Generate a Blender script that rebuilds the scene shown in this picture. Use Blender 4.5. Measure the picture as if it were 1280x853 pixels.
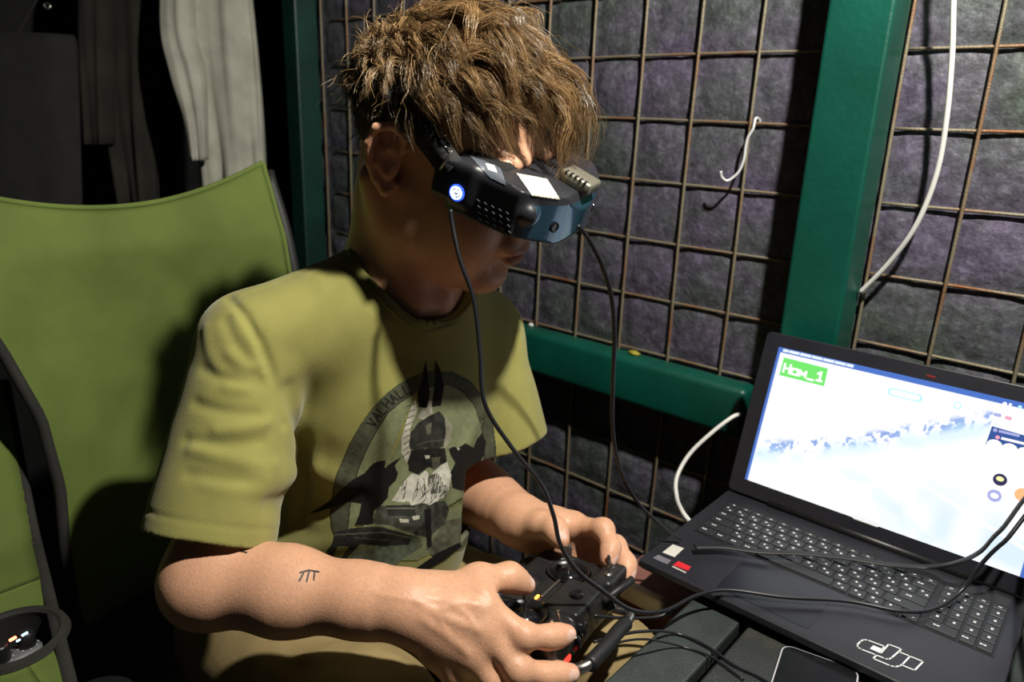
import bpy, bmesh, math, random
import numpy as np
from mathutils import Vector, Matrix
from mathutils.bvhtree import BVHTree

random.seed(7)
rng = np.random.default_rng(7)
scene = bpy.context.scene
COL = scene.collection
for o in list(bpy.data.objects):
    bpy.data.objects.remove(o, do_unlink=True)

# ------------------------------------------------------------------ camera
# world X runs along the mesh wall, Y goes into the wall, Z is up
F_PX = 910.0
CAM = np.array([0.0, 0.0, 1.18])
def _n(v):
    v = np.array(v, float)
    return v / np.linalg.norm(v)
_dn = _n([-110, 2974, F_PX])
_xx = -_n([-1090, -318, F_PX])
_up = -_dn
_xx = _n(_xx - _up * np.dot(_xx, _up))
_yy = np.cross(_up, _xx)
CM = np.array([_xx, _yy, _up])            # camera (right, down, forward) -> world
def ray(px, py):
    return CM @ np.array([(px - 640) / F_PX, (py - 426.5) / F_PX, 1.0])
def at(px, py, d):
    return CAM + ray(px, py) * d
def onz(px, py, z):
    r = ray(px, py); return CAM + r * ((z - CAM[2]) / r[2])
def ony(px, py, y):
    r = ray(px, py); return CAM + r * (y / r[1])
def onx(px, py, x):
    r = ray(px, py); return CAM + r * (x / r[0])

cd = bpy.data.cameras.new('camera')
cam = bpy.data.objects.new('camera', cd)
COL.objects.link(cam)
R3 = Matrix(((CM[0, 0], -CM[0, 1], -CM[0, 2]), (CM[1, 0], -CM[1, 1], -CM[1, 2]), (CM[2, 0], -CM[2, 1], -CM[2, 2])))
cam.matrix_world = Matrix.Translation(Vector(CAM)) @ R3.to_4x4()
cd.sensor_width = 36.0
cd.lens = F_PX / 1280 * 36.0
cd.clip_start = 0.02
cd.dof.use_dof = True
cd.dof.focus_distance = 0.74
cd.dof.aperture_fstop = 5.6
scene.camera = cam

# ------------------------------------------------------------------ light
scene.view_settings.view_transform = 'Standard'
scene.view_settings.look = 'None'
scene.view_settings.gamma = 1.0
scene.view_settings.use_curve_mapping = False
scene.view_settings.exposure = 0.18

world = bpy.data.worlds.new('world')
scene.world = world
world.use_nodes = True
world.node_tree.nodes['Background'].inputs[0].default_value = (0.75, 0.85, 1.0, 1)
world.node_tree.nodes['Background'].inputs[1].default_value = 0.007

LAMP = (0.05, 0.54, 1.87)
ld = bpy.data.lights.new('work_lamp_light', 'POINT')
ld.energy = 78
ld.color = (1.0, 0.95, 0.84)
ld.shadow_soft_size = 0.022
lo = bpy.data.objects.new('work_lamp_light', ld)
lo.location = LAMP
COL.objects.link(lo)

# ------------------------------------------------------------------ helpers
def link(o):
    COL.objects.link(o); return o

def tag(o, label=None, cat=None, group=None, kind=None):
    if label: o['label'] = label
    if cat: o['category'] = cat
    if group: o['group'] = group
    if kind: o['kind'] = kind
    return o

def empty(name, loc, label=None, cat=None, group=None):
    o = bpy.data.objects.new(name, None)
    o.location = Vector(loc); o.empty_display_size = 0.05
    link(o); tag(o, label, cat, group)
    return o

def world_loc(o):
    v = Vector(o.location)
    p = o.parent
    while p is not None:
        v = v + Vector(p.location); p = p.parent
    return v

def put(name, me, mat=None, parent=None, smooth=True):
    """link a mesh given in world coordinates as a child of parent (parents are never rotated)"""
    if mat is not None:
        for m in (mat if isinstance(mat, (list, tuple)) else [mat]):
            me.materials.append(m)
    if smooth:
        me.polygons.foreach_set('use_smooth', [True] * len(me.polygons))
    o = bpy.data.objects.new(name, me)
    link(o)
    if parent is not None:
        o.parent = parent
        w = world_loc(parent)
        o.location = -w
    return o

def rebase(o):
    """move a parentless mesh object's origin to the centre of its base"""
    me = o.data
    n = len(me.vertices); a = np.empty(n * 3, np.float32); me.vertices.foreach_get('co', a)
    a = a.reshape(-1, 3); c = np.array([(a[:, 0].min() + a[:, 0].max()) / 2, (a[:, 1].min() + a[:, 1].max()) / 2, a[:, 2].min()], np.float32)
    a -= c; me.vertices.foreach_set('co', a.ravel()); me.update()
    o.location = Vector(c.tolist())
    for ch in o.children: ch.location = Vector(ch.location)
    return o

def mesh_np(name, V, Fq):
    me = bpy.data.meshes.new(name)
    V = np.asarray(V, np.float32); Fq = np.asarray(Fq, np.int32)
    me.vertices.add(len(V)); me.vertices.foreach_set('co', V.ravel())
    k = Fq.shape[1]
    me.loops.add(Fq.size); me.loops.foreach_set('vertex_index', Fq.ravel())
    me.polygons.add(len(Fq))
    me.polygons.foreach_set('loop_start', np.arange(0, Fq.size, k, dtype=np.int32))
    me.polygons.foreach_set('loop_total', np.full(len(Fq), k, np.int32))
    me.update(calc_edges=True); me.validate()
    return me

def set_color(me, name, C):
    a = me.color_attributes.new(name, 'FLOAT_COLOR', 'POINT')
    C = np.asarray(C, np.float32)
    if C.shape[1] == 3: C = np.concatenate([C, np.ones((len(C), 1), np.float32)], 1)
    a.data.foreach_set('color', C.ravel())

def from_bm(name, bm):
    me = bpy.data.meshes.new(name); bm.normal_update(); bm.to_mesh(me); bm.free(); return me

def box_bm(bm, c, h, rot=None, bevel=0.0, seg=2):
    """box of half extents h at c"""
    r = bmesh.ops.create_cube(bm, size=1.0)
    vs = r['verts']
    m = Matrix.Diagonal((2 * h[0], 2 * h[1], 2 * h[2], 1))
    if rot is not None: m = (rot.to_4x4() if len(rot) == 3 else rot) @ m
    m = Matrix.Translation(Vector(c)) @ m
    bmesh.ops.transform(bm, matrix=m, verts=vs)
    if bevel > 0:
        es = {e for v in vs for e in v.link_edges}
        bmesh.ops.bevel(bm, geom=list(es), offset=bevel, segments=seg, affect='EDGES', profile=0.5)

def box(name, c, h, mat, parent=None, rot=None, bevel=0.0, seg=2, smooth=False):
    bm = bmesh.new(); box_bm(bm, c, h, rot, bevel, seg)
    o = put(name, from_bm(name, bm), mat, parent, smooth)
    return o

def spline(pts, n=8):
    """Catmull-Rom through pts"""
    P = [np.array(p, float) for p in pts]
    P = [2 * P[0] - P[1]] + P + [2 * P[-1] - P[-2]]
    out = []
    for i in range(1, len(P) - 2):
        p0, p1, p2, p3 = P[i - 1:i + 3]
        for k in range(n):
            t = k / n
            out.append(.5 * ((2 * p1) + (-p0 + p2) * t + (2 * p0 - 5 * p1 + 4 * p2 - p3) * t * t + (-p0 + 3 * p1 - 3 * p2 + p3) * t ** 3))
    out.append(P[-2])
    return np.array(out)

def tube_arrays(path, r, sides=8, flat=1.0, up=None, cap=True):
    path = np.asarray(path, float); n = len(path)
    rr = np.full(n, r, float) if np.isscalar(r) else np.asarray(r, float)
    T = np.gradient(path, axis=0); T /= np.linalg.norm(T, axis=1)[:, None] + 1e-12
    u = np.array([0, 0, 1.0]) if up is None else np.array(up, float)
    V = []; 
    for i in range(n):
        u = u - T[i] * np.dot(u, T[i])
        if np.linalg.norm(u) < 1e-5: u = np.cross(T[i], [1, 0.3, 0])
        u = u / np.linalg.norm(u); w = np.cross(T[i], u)
        a = np.arange(sides) * 2 * math.pi / sides
        V.append(path[i] + rr[i] * (np.cos(a)[:, None] * u * flat + np.sin(a)[:, None] * w))
    V = np.concatenate(V)
    i = np.arange(n - 1)[:, None] * sides; j = np.arange(sides)[None]; j2 = (j + 1) % sides
    Q = np.stack([i + j, i + j2, i + sides + j2, i + sides + j], -1).reshape(-1, 4)
    return V, Q

def tube(name, path, r, mat, parent=None, sides=8, flat=1.0, up=None):
    V, Q = tube_arrays(path, r, sides, flat, up)
    n = len(V)
    faces = [tuple(q) for q in Q.tolist()]
    faces.append(tuple(range(sides - 1, -1, -1))); faces.append(tuple(range(n - sides, n)))
    me = bpy.data.meshes.new(name); me.from_pydata(V.tolist(), [], faces); me.update()
    return put(name, me, mat, parent, True)

def lathe(name, prof, origin, axis, mat, parent=None, seg=32, smooth=True, cap=True):
    """profile [(radius, height)] turned about axis at origin"""
    ax = _n(axis); u = _n(np.cross(ax, [0.3, 0.9, 0.2])); w = np.cross(ax, u)
    a = np.arange(seg) * 2 * math.pi / seg
    ring = np.cos(a)[:, None] * u + np.sin(a)[:, None] * w
    V = np.concatenate([np.array(origin) + ring * r + ax * h for r, h in prof])
    n = len(prof); i = np.arange(n - 1)[:, None] * seg; j = np.arange(seg)[None]; j2 = (j + 1) % seg
    Q = np.stack([i + j, i + j2, i + seg + j2, i + seg + j], -1).reshape(-1, 4).tolist()
    if cap:
        Q.append(list(range(seg - 1, -1, -1))); Q.append(list(range((n - 1) * seg, n * seg)))
    me = bpy.data.meshes.new(name); me.from_pydata(V.tolist(), [], Q); me.update()
    o = put(name, me, mat, parent, smooth)
    if smooth and hasattr(me, 'set_sharp_from_angle'): me.set_sharp_from_angle(angle=math.radians(40))
    return o

def prism(name, poly, origin, U, Vv, depth, mat, parent=None, bevel=0.0, smooth=False):
    """polygon in the plane (U, Vv) extruded by depth along U x Vv"""
    U = _n(U); Vv = _n(Vv); N = np.cross(U, Vv)
    bm = bmesh.new()
    vs = [bm.verts.new(Vector(np.array(origin) + U * p[0] + Vv * p[1])) for p in poly]
    fc = bm.faces.new(vs)
    r = bmesh.ops.extrude_face_region(bm, geom=[fc])
    nv = [g for g in r['geom'] if isinstance(g, bmesh.types.BMVert)]
    bmesh.ops.translate(bm, verts=nv, vec=Vector(N * depth))
    bmesh.ops.recalc_face_normals(bm, faces=bm.faces)
    if bevel: bmesh.ops.bevel(bm, geom=list(bm.edges), offset=bevel, segments=2, affect='EDGES', profile=.5)
    return put(name, from_bm(name, bm), mat, parent, smooth)

def rrect(w, h, r, n=5):
    """rounded rectangle 0..w x 0..h"""
    out = []
    for cx, cy, a0 in ((w - r, r, -90), (w - r, h - r, 0), (r, h - r, 90), (r, r, 180)):
        for k in range(n + 1):
            a = math.radians(a0 + 90 * k / n); out.append((cx + r * math.cos(a), cy + r * math.sin(a)))
    return out

def sheet(name, fn, nu, nv, mat, parent=None, thick=0.003):
    """cloth: fn(u, v) -> point arrays, given a real thickness"""
    u, v = np.meshgrid(np.linspace(0, 1, nu), np.linspace(0, 1, nv), indexing='ij')
    P = fn(u, v).reshape(-1, 3)
    G = P.reshape(nu, nv, 3)
    du = np.gradient(G, axis=0); dv = np.gradient(G, axis=1)
    N = np.cross(du, dv); N /= np.linalg.norm(N, axis=2)[..., None] + 1e-12
    A = (G + N * thick / 2).reshape(-1, 3); B = (G - N * thick / 2).reshape(-1, 3)
    idx = np.arange(nu * nv).reshape(nu, nv)
    q = np.stack([idx[:-1, :-1], idx[1:, :-1], idx[1:, 1:], idx[:-1, 1:]], -1).reshape(-1, 4)
    m = nu * nv
    Q = [q, q[:, ::-1] + m]
    def rim(e):
        return np.stack([e[1:], e[:-1], e[:-1] + m, e[1:] + m], -1)
    Q += [rim(idx[:, 0][::-1]), rim(idx[:, -1]), rim(idx[0]), rim(idx[-1][::-1])]
    me = mesh_np(name, np.concatenate([A, B]), np.concatenate(Q))
    return put(name, me, mat, parent, True)

# ------------------------------------------------------------------ value noise (numpy)
_perm = rng.random((64, 64, 64)).astype(np.float32)
def vnoise(P, s):
    Q = np.asarray(P) * s
    i = np.floor(Q).astype(np.int64); f = (Q - i); f = f * f * (3 - 2 * f)
    i &= 63; j = (i + 1) & 63
    x0, y0, z0 = i[..., 0], i[..., 1], i[..., 2]; x1, y1, z1 = j[..., 0], j[..., 1], j[..., 2]
    fx, fy, fz = f[..., 0], f[..., 1], f[..., 2]
    a = _perm[x0, y0, z0] * (1 - fx) + _perm[x1, y0, z0] * fx
    b = _perm[x0, y1, z0] * (1 - fx) + _perm[x1, y1, z0] * fx
    c = _perm[x0, y0, z1] * (1 - fx) + _perm[x1, y0, z1] * fx
    d = _perm[x0, y1, z1] * (1 - fx) + _perm[x1, y1, z1] * fx
    return ((a * (1 - fy) + b * fy) * (1 - fz) + (c * (1 - fy) + d * fy) * fz) - 0.5

# ------------------------------------------------------------------ materials
MATS = {}
def mat(name, col, rough=0.5, metal=0.0, spec=0.5, var=0.0, vscale=20.0, col2=None, bump=0.0, bscale=200.0,
        emit=None, estr=0.0, sss=0.0, attr=None, sheen=0.0, coat=0.0, stretch=None, detail=4.0, lo=.35, hi=.65):
    m = bpy.data.materials.new(name); m.use_nodes = True
    nt = m.node_tree; b = nt.nodes['Principled BSDF']
    b.inputs['Base Color'].default_value = (*col, 1)
    b.inputs['Roughness'].default_value = rough
    b.inputs['Metallic'].default_value = metal
    b.inputs['Specular IOR Level'].default_value = spec
    if sss:
        b.inputs['Subsurface Weight'].default_value = sss
        b.inputs['Subsurface Radius'].default_value = (0.010, 0.004, 0.002)
        b.inputs['Subsurface Scale'].default_value = 0.6
    if sheen: b.inputs['Sheen Weight'].default_value = sheen
    if coat: b.inputs['Coat Weight'].default_value = coat
    if emit:
        b.inputs['Emission Color'].default_value = (*emit, 1)
        b.inputs['Emission Strength'].default_value = estr
    tc = nt.nodes.new('ShaderNodeTexCoord')
    src = tc.outputs['Object']
    if stretch:
        mp = nt.nodes.new('ShaderNodeMapping'); mp.inputs['Scale'].default_value = stretch
        nt.links.new(src, mp.inputs['Vector']); src = mp.outputs['Vector']
    if attr:
        a = nt.nodes.new('ShaderNodeAttribute'); a.attribute_name = attr
        csrc = a.outputs['Color']
    else:
        csrc = None
    if var or col2 is not None:
        n = nt.nodes.new('ShaderNodeTexNoise'); n.inputs['Scale'].default_value = vscale; n.inputs['Detail'].default_value = detail
        nt.links.new(src, n.inputs['Vector'])
        if csrc is None:
            r = nt.nodes.new('ShaderNodeValToRGB')
            c2 = col2 if col2 is not None else tuple(min(1, c * (1 + var)) for c in col)
            c1 = col if col2 is not None else tuple(c * (1 - var) for c in col)
            r.color_ramp.elements[0].position = lo; r.color_ramp.elements[1].position = hi
            r.color_ramp.elements[0].color = (*c1, 1); r.color_ramp.elements[1].color = (*c2, 1)
            nt.links.new(n.outputs['Fac'], r.inputs['Fac']); csrc = r.outputs['Color']
        else:
            mr = nt.nodes.new('ShaderNodeMapRange'); mr.inputs['From Min'].default_value = lo; mr.inputs['From Max'].default_value = hi
            mr.inputs['To Min'].default_value = 1 - var; mr.inputs['To Max'].default_value = 1 + var
            nt.links.new(n.outputs['Fac'], mr.inputs['Value'])
            mx = nt.nodes.new('ShaderNodeVectorMath'); mx.operation = 'SCALE'
            nt.links.new(csrc, mx.inputs[0]); nt.links.new(mr.outputs['Result'], mx.inputs['Scale']); csrc = mx.outputs['Vector']
    if csrc is not None:
        nt.links.new(csrc, b.inputs['Base Color'])
    if bump:
        n2 = nt.nodes.new('ShaderNodeTexNoise'); n2.inputs['Scale'].default_value = bscale; n2.inputs['Detail'].default_value = 3
        nt.links.new(src, n2.inputs['Vector'])
        bp = nt.nodes.new('ShaderNodeBump'); bp.inputs['Strength'].default_value = bump; bp.inputs['Distance'].default_value = 0.002
        nt.links.new(n2.outputs['Fac'], bp.inputs['Height']); nt.links.new(bp.outputs['Normal'], b.inputs['Normal'])
    MATS[name] = m
    return m

M_black = mat('black_plastic', (0.012, 0.012, 0.013), 0.42, var=.2, vscale=60, bump=.1, bscale=900)
M_gloss = mat('gloss_black', (0.008, 0.008, 0.010), 0.16, var=.1)
M_rubber = mat('black_rubber', (0.012, 0.012, 0.014), 0.5, var=.15)
M_cable = mat('black_cable', (0.014, 0.014, 0.018), 0.32, var=.15)
M_whitecable = mat('white_cable', (0.72, 0.72, 0.70), 0.4, var=.05)
M_chrome = mat('chrome', (0.75, 0.75, 0.75), 0.18, metal=1.0, var=.05)
M_steel = mat('dull_steel', (0.45, 0.44, 0.42), 0.35, metal=1.0, var=.1)
M_white = mat('white_plastic', (0.8, 0.8, 0.79), 0.4, var=.03)
M_green = mat('green_paint', (0.0012, 0.066, 0.045), 0.42, var=.18, vscale=9, bump=.25, bscale=120)
M_wire = mat('rusty_wire', (0.24, 0.21, 0.145), 0.5, metal=.3, col2=(0.25, 0.085, 0.025), vscale=10, bump=.5, bscale=500, lo=.48, hi=.7)
M_lining = mat('wall_lining', (0.026, 0.033, 0.040), 0.6, col2=(0.165, 0.150, 0.200), vscale=15, bump=.9, bscale=130, detail=12, lo=.3, hi=.72)
M_green2 = mat('green_paint_shaded', (0.002, 0.030, 0.024), 0.5, var=.25, vscale=9, bump=.25, bscale=120)  # same green darkened: the left post's dim light is painted into the colour
M_dark = mat('dark_wall', (0.006, 0.006, 0.007), 0.9, var=.3)
M_floor = mat('floor_boards', (0.02, 0.018, 0.016), 0.8, var=.3)

def lining_material():
    m = MATS['wall_lining']; nt = m.node_tree; b = nt.nodes['Principled BSDF']
    tc = nt.nodes.new('ShaderNodeTexCoord')
    def noise(scale, detail, rough=.6):
        n = nt.nodes.new('ShaderNodeTexNoise'); n.inputs['Scale'].default_value = scale; n.inputs['Detail'].default_value = detail; n.inputs['Roughness'].default_value = rough
        nt.links.new(tc.outputs['Object'], n.inputs['Vector']); return n.outputs['Fac']
    def ramp(src, stops):
        r = nt.nodes.new('ShaderNodeValToRGB'); e = r.color_ramp.elements
        while len(e) < len(stops): e.new(.5)
        for k, (p, c) in enumerate(stops): e[k].position = p; e[k].color = (*c, 1)
        nt.links.new(src, r.inputs['Fac']); return r.outputs['Color']
    hue = ramp(noise(7, 3), [(.36, (.058, .074, .066)), (.50, (.078, .080, .098)), (.64, (.092, .078, .125))])
    val = ramp(noise(55, 12, .75), [(.30, (.35, .35, .35)), (.52, (1.0, 1.0, 1.0)), (.70, (2.1, 2.1, 2.1))])
    mx = nt.nodes.new('ShaderNodeMix'); mx.data_type = 'RGBA'; mx.blend_type = 'MULTIPLY'; mx.inputs['Factor'].default_value = 1.0; mx.clamp_result = False
    nt.links.new(hue, mx.inputs['A']); nt.links.new(val, mx.inputs['B']); nt.links.new(mx.outputs['Result'], b.inputs['Base Color'])
lining_material()

# ================================================================== the setting
def struct(o):
    o['kind'] = 'structure'; return o

fl = struct(box('floor', (-0.6, 0.0, -0.02), (2.0, 1.6, 0.02), M_floor))
wl = struct(box('wall_left', (-2.45, 0.0, 1.2), (0.02, 1.6, 1.2), M_dark))
wb0 = struct(box('wall_rear', (-0.95, 1.20, 1.2), (1.5, 0.02, 1.2), M_dark))

# padded lining pressed through the wire grid: one continuous quilted skin
GX0, GZ0, GP = -0.291, 1.286, 0.1
def lining():
    xs = np.arange(-1.64, 0.42, 0.008); zs = np.arange(0.02, 2.0, 0.008)
    X, Z = np.meshgrid(xs, zs, indexing='ij')
    cx = (X - GX0) / GP; cz = (Z - GZ0) / GP
    fx = cx - np.floor(cx); fz = cz - np.floor(cz)
    b = (1 - np.abs(2 * fx - 1) ** 3.5) * (1 - np.abs(2 * fz - 1) ** 3.5)
    P = np.stack([X, np.zeros_like(X), Z], -1)
    n = vnoise(P, 9) * .006 + vnoise(P, 40) * .005 + vnoise(P, 95) * .003
    cell = _perm[np.floor(cx).astype(int) & 63, 3, np.floor(cz).astype(int) & 63] * .006
    Y = 1.1145 - b * (.004 + cell * .8) + n * (0.25 + .5 * b)
    V = np.stack([X, Y, Z], -1).reshape(-1, 3)
    idx = np.arange(X.size).reshape(X.shape)
    Q = np.stack([idx[:-1, :-1], idx[1:, :-1], idx[1:, 1:], idx[:-1, 1:]], -1).reshape(-1, 4)
    me = mesh_np('wall_back', V, Q)
    return put('wall_back', me, M_lining, None, True)
struct(lining())

# each welded wire is its own rod
def wire_mesh(name, label, x0, x1, first_k, nk):
    root = empty(name, ((x0 + x1) / 2, 1.11, 0.2), label, 'wire mesh')
    me_v = None
    for k in range(nk):
        x = GX0 - GP * (first_k + k)
        zz = np.linspace(0.2, 1.95, 36)
        ph = k * 1.7
        path = np.stack([x + .0012 * np.sin(zz * 9 + ph), 1.1035 + .0008 * np.sin(zz * 7 + ph), zz], -1)
        tube('wire', path, 0.0024, M_wire, root, 7)
    for j in range(-6, 11):
        z = GZ0 - GP * j
        xx = np.linspace(x0, x1, 24)
        path = np.stack([xx, 1.1085 + 0 * xx, z + .001 * np.sin(xx * 8 + j)], -1)
        tube('wire', path, 0.0023, M_wire, root, 7)
    return root
wire_mesh('wire_mesh_panel', 'rusty welded wire grid between the two green posts, behind the seated person', -1.56, -0.377, 2, 12)
wire_mesh('wire_mesh_panel', 'rusty welded wire grid behind the laptop lid with a white cable hanging in front', -0.2925, 0.42, -7, 8)

# green steel posts and ledge rail
def post(label, x0, x1, y0, y1, m=None):
    bm = bmesh.new(); box_bm(bm, ((x0 + x1) / 2, (y0 + y1) / 2, 1.0), ((x1 - x0) / 2, (y1 - y0) / 2, 1.0), bevel=0.004)
    o = put('steel_post', from_bm('steel_post', bm), m or M_green, None, False)
    rebase(o); tag(o, label, 'post', 'green steel posts')
    return o
post('dark green painted steel post right behind the laptop screen', -0.375, -0.2945, 1.030, 1.100)
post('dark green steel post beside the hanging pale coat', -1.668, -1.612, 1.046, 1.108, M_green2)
bm = bmesh.new(); box_bm(bm, (-0.9975, 1.0745, 0.7425), (0.578, 0.0245, 0.0425), bevel=0.012, seg=4)
rail = put('ledge_rail', from_bm('ledge_rail', bm), M_green, None, True); rebase(rail)
rail.data.set_sharp_from_angle(angle=math.radians(50))
tag(rail, 'dark green steel ledge rail running low along the mesh wall', 'rail')

# bits lying on the ledge
M_scrap = mat('yellow_scrap', (0.35, 0.30, 0.03), 0.7, var=.3, vscale=90)
def scrap(name, c, s, m, label, cat, seed):
    r = np.random.default_rng(seed)
    bm = bmesh.new(); bmesh.ops.create_icosphere(bm, subdivisions=2, radius=1.0)
    for v in bm.verts:
        k = 1 + .35 * (r.random() - .5)
        v.co = Vector((c[0] + v.co.x * s[0] * k, c[1] + v.co.y * s[1] * k, c[2] + s[2] * .8 + v.co.z * s[2] * k))
    o = put(name, from_bm(name, bm), m, None, True); rebase(o); tag(o, label, cat); return o
c = ony(797, 440, 1.09)
scrap('crumpled_wrapper', (c[0], 1.078, 0.785), (.012, .007, .004), M_scrap, 'crumpled yellow wrapper scrap lying on the green ledge rail', 'wrapper', 1)
scrap('plaster_crumb', (-0.885, 1.080, 0.785), (.006, .004, .004), M_white, 'small white crumb lying on the green ledge rail', 'crumb', 2)

# wire hook hanging on the mesh
hook_px = [(943, 154), (941, 162), (935, 172), (932, 185), (930, 199), (924, 214), (915, 223), (908, 226), (902, 221), (901, 214)]
hook_y = [1.099, 1.097, 1.094, 1.092, 1.090, 1.086, 1.080, 1.075, 1.071, 1.069]
hook_pts = [ony(a, b, y) for (a, b), y in zip(hook_px, hook_y)]
top = hook_pts[0]
hook_pts = [top + np.array([.002, .016, .0]), top + np.array([.001, .012, .006]), top + np.array([0, .003, .007])] + hook_pts
o = tube('wire_hook', spline(hook_pts, 6), 0.0022, mat('hook_zinc', (.78, .80, .82), .3, metal=.35), None, 8); rebase(o)
tag(o, 'bent shiny wire hook hanging on the rusty mesh', 'hook')

# white cable hanging down beside the post
cp = [(1196, -80, 1.05), (1192, 0, 1.055), (1190, 70, 1.06), (1183, 150, 1.065), (1170, 220, 1.07), (1145, 282, 1.075), (1112, 328, 1.082)]
o = tube('white_cable', spline([ony(a, b, y) for a, b, y in cp] + [np.array([-.2915, 1.088, .960])], 10), 0.0034, M_whitecable, None, 10); rebase(o)
tag(o, 'white cable hanging down the wall and tucked behind the green post', 'cable')

# ------------------------------------------------------------------ hanging clothes at the far left
M_coat = mat('pale_coat_cloth', (0.34, 0.34, 0.29), 0.9, var=.15, vscale=14, bump=.2, bscale=300)
M_darkcoat = mat('dark_coat_cloth', (0.017, 0.015, 0.011), 0.95, var=.3, vscale=14)
M_bag = mat('black_bag_cloth', (0.005, 0.005, 0.006), 0.9, var=.3, vscale=30)
def drape(name, rows, m, parent, folds=5, amp=.012, seed=0, seg=48):
    """hanging closed cloth: rows of (left point, right point, half depth) from the top down"""
    r = np.random.default_rng(seed); ph = r.random(4) * 6
    rows_s = spline([np.concatenate([a, b, [d]]) for a, b, d in rows], 8)
    V = []
    for k, row in enumerate(rows_s):
        a, b, d = row[:3], row[3:6], row[6]
        t = k / (len(rows_s) - 1)
        c = (a + b) / 2; h = (b - a) / 2
        nrm = _n(np.cross(h, [0, 0, 1]))
        ang = np.arange(seg) * 2 * math.pi / seg
        w = amp * (np.sin(folds * ang + ph[0] + 1.2 * np.sin(3 * t + ph[1])) + .5 * np.sin((folds * 2 + 1) * ang + ph[2] + 2 * t)) * (.4 + .6 * t)
        V.append(c + np.cos(ang)[:, None] * h * (1 + w[:, None] * 1.5) + (np.sin(ang) * d + w)[:, None] * nrm)
    n = len(V); V = np.concatenate(V)
    i = np.arange(n - 1)[:, None] * seg; j = np.arange(seg)[None]; j2 = (j + 1) % seg
    Q = np.stack([i + j, i + j2, i + seg + j2, i + seg + j], -1).reshape(-1, 4).tolist()
    Q.append(list(range(seg - 1, -1, -1))); Q.append(list(range((n - 1) * seg, n * seg)))
    me = bpy.data.meshes.new(name); me.from_pydata(V.tolist(), [], Q); me.update()
    return put(name, me, m, parent, True)
D = 1.62
ct = empty('hanging_coat', at(285, 330, D), 'pale grey-green coat hanging behind the camping chair', 'coat')
drape('coat_body', [(at(228, -150, D), at(300, -150, D), .04), (at(228, 0, D), at(316, 0, D), .045), (at(236, 110, D), at(326, 110, D), .045), (at(252, 205, D), at(331, 205, D), .04), (at(262, 330, D), at(335, 330, D), .03)], M_coat, ct, 6, .012, 3)
drape('sleeve', [(at(212, -130, D - .03), at(250, -130, D - .03), .03), (at(203, 20, D - .06), at(243, 20, D - .06), .035), (at(214, 90, D - .07), at(256, 90, D - .07), .034), (at(232, 150, D - .07), at(258, 150, D - .07), .026), (at(240, 200, D - .07), at(258, 200, D - .07), .02)], M_coat, ct, 4, .008, 5, 32)
dc = empty('hanging_dark_jacket', at(165, 200, 1.7), 'dark brown jacket hanging left of the pale coat', 'jacket')
drape('jacket_body', [(at(110, -150, 1.72), at(196, -150, 1.72), .05), (at(118, 40, 1.72), at(202, 40, 1.72), .05), (at(130, 140, 1.72), at(196, 140, 1.72), .045), (at(150, 260, 1.72), at(200, 260, 1.72), .04)], M_darkcoat, dc, 5, .014, 8)
drape('sleeve', [(at(100, -120, 1.66), at(138, -120, 1.66), .03), (at(102, 30, 1.66), at(140, 30, 1.66), .035), (at(110, 180, 1.66), at(142, 180, 1.66), .03)], M_darkcoat, dc, 4, .008, 9, 32)
bg = empty('black_bag', at(40, 260, 1.42), 'black fabric bag with a steel buckle, hanging behind the camping chair', 'bag')
drape('bag_body', [(at(-60, 40, 1.42), at(92, 44, 1.42), .04), (at(-60, 60, 1.42), at(96, 62, 1.42), .05), (at(-60, 150, 1.42), at(100, 152, 1.42), .05), (at(-60, 270, 1.42), at(104, 272, 1.42), .05)], M_bag, bg, 3, .006, 12)
tube('bag_strap', spline([at(20, 46, 1.4), at(40, 10, 1.4), at(62, -40, 1.4), at(70, -150, 1.42)], 6), .012, M_bag, bg, 8, .25)
tube('buckle', spline([at(54, 8, 1.37), at(58, 4, 1.37), at(63, 7, 1.37), at(60, 11, 1.37), at(54, 8, 1.37)], 4), .0025, M_steel, bg, 6)

# ================================================================== table, laptop, phone
TZ = 0.660
M_table = mat('table_board', (0.030, 0.038, 0.037), 0.45, var=.2, vscale=30, bump=.5, bscale=800)
M_table2 = mat('table_board_worn', (0.022, 0.026, 0.026), 0.42, col2=(0.10, 0.085, 0.055), vscale=9, bump=.5, bscale=800, lo=.5, hi=.8)
tb = empty('folding_table', (-0.05, 0.72, 0.0), 'dark grey slatted folding table carrying the laptop and phone', 'table')
for i, (a, b) in enumerate(((-0.303, -0.2445), (-0.2355, -0.17), (-0.161, -0.095), (-0.086, -0.02), (-0.011, 0.055), (0.064, 0.13), (0.139, 0.205))):
    box('slat', ((a + b) / 2, 0.70, TZ - .010), ((b - a) / 2, 0.30, .010), M_table2 if i == 1 else M_table, tb, bevel=.003)
for y in (0.46, 0.94):
    box('crossbar', (-0.05, y, TZ - .031), (0.24, .012, .0105), M_black, tb, bevel=.002)
for x in (-0.26, 0.17):
    for y in (0.46, 0.94):
        tube('leg', [(x, y, TZ - .043), (x, y, 0.0)], .010, M_black, tb, 10)

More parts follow.
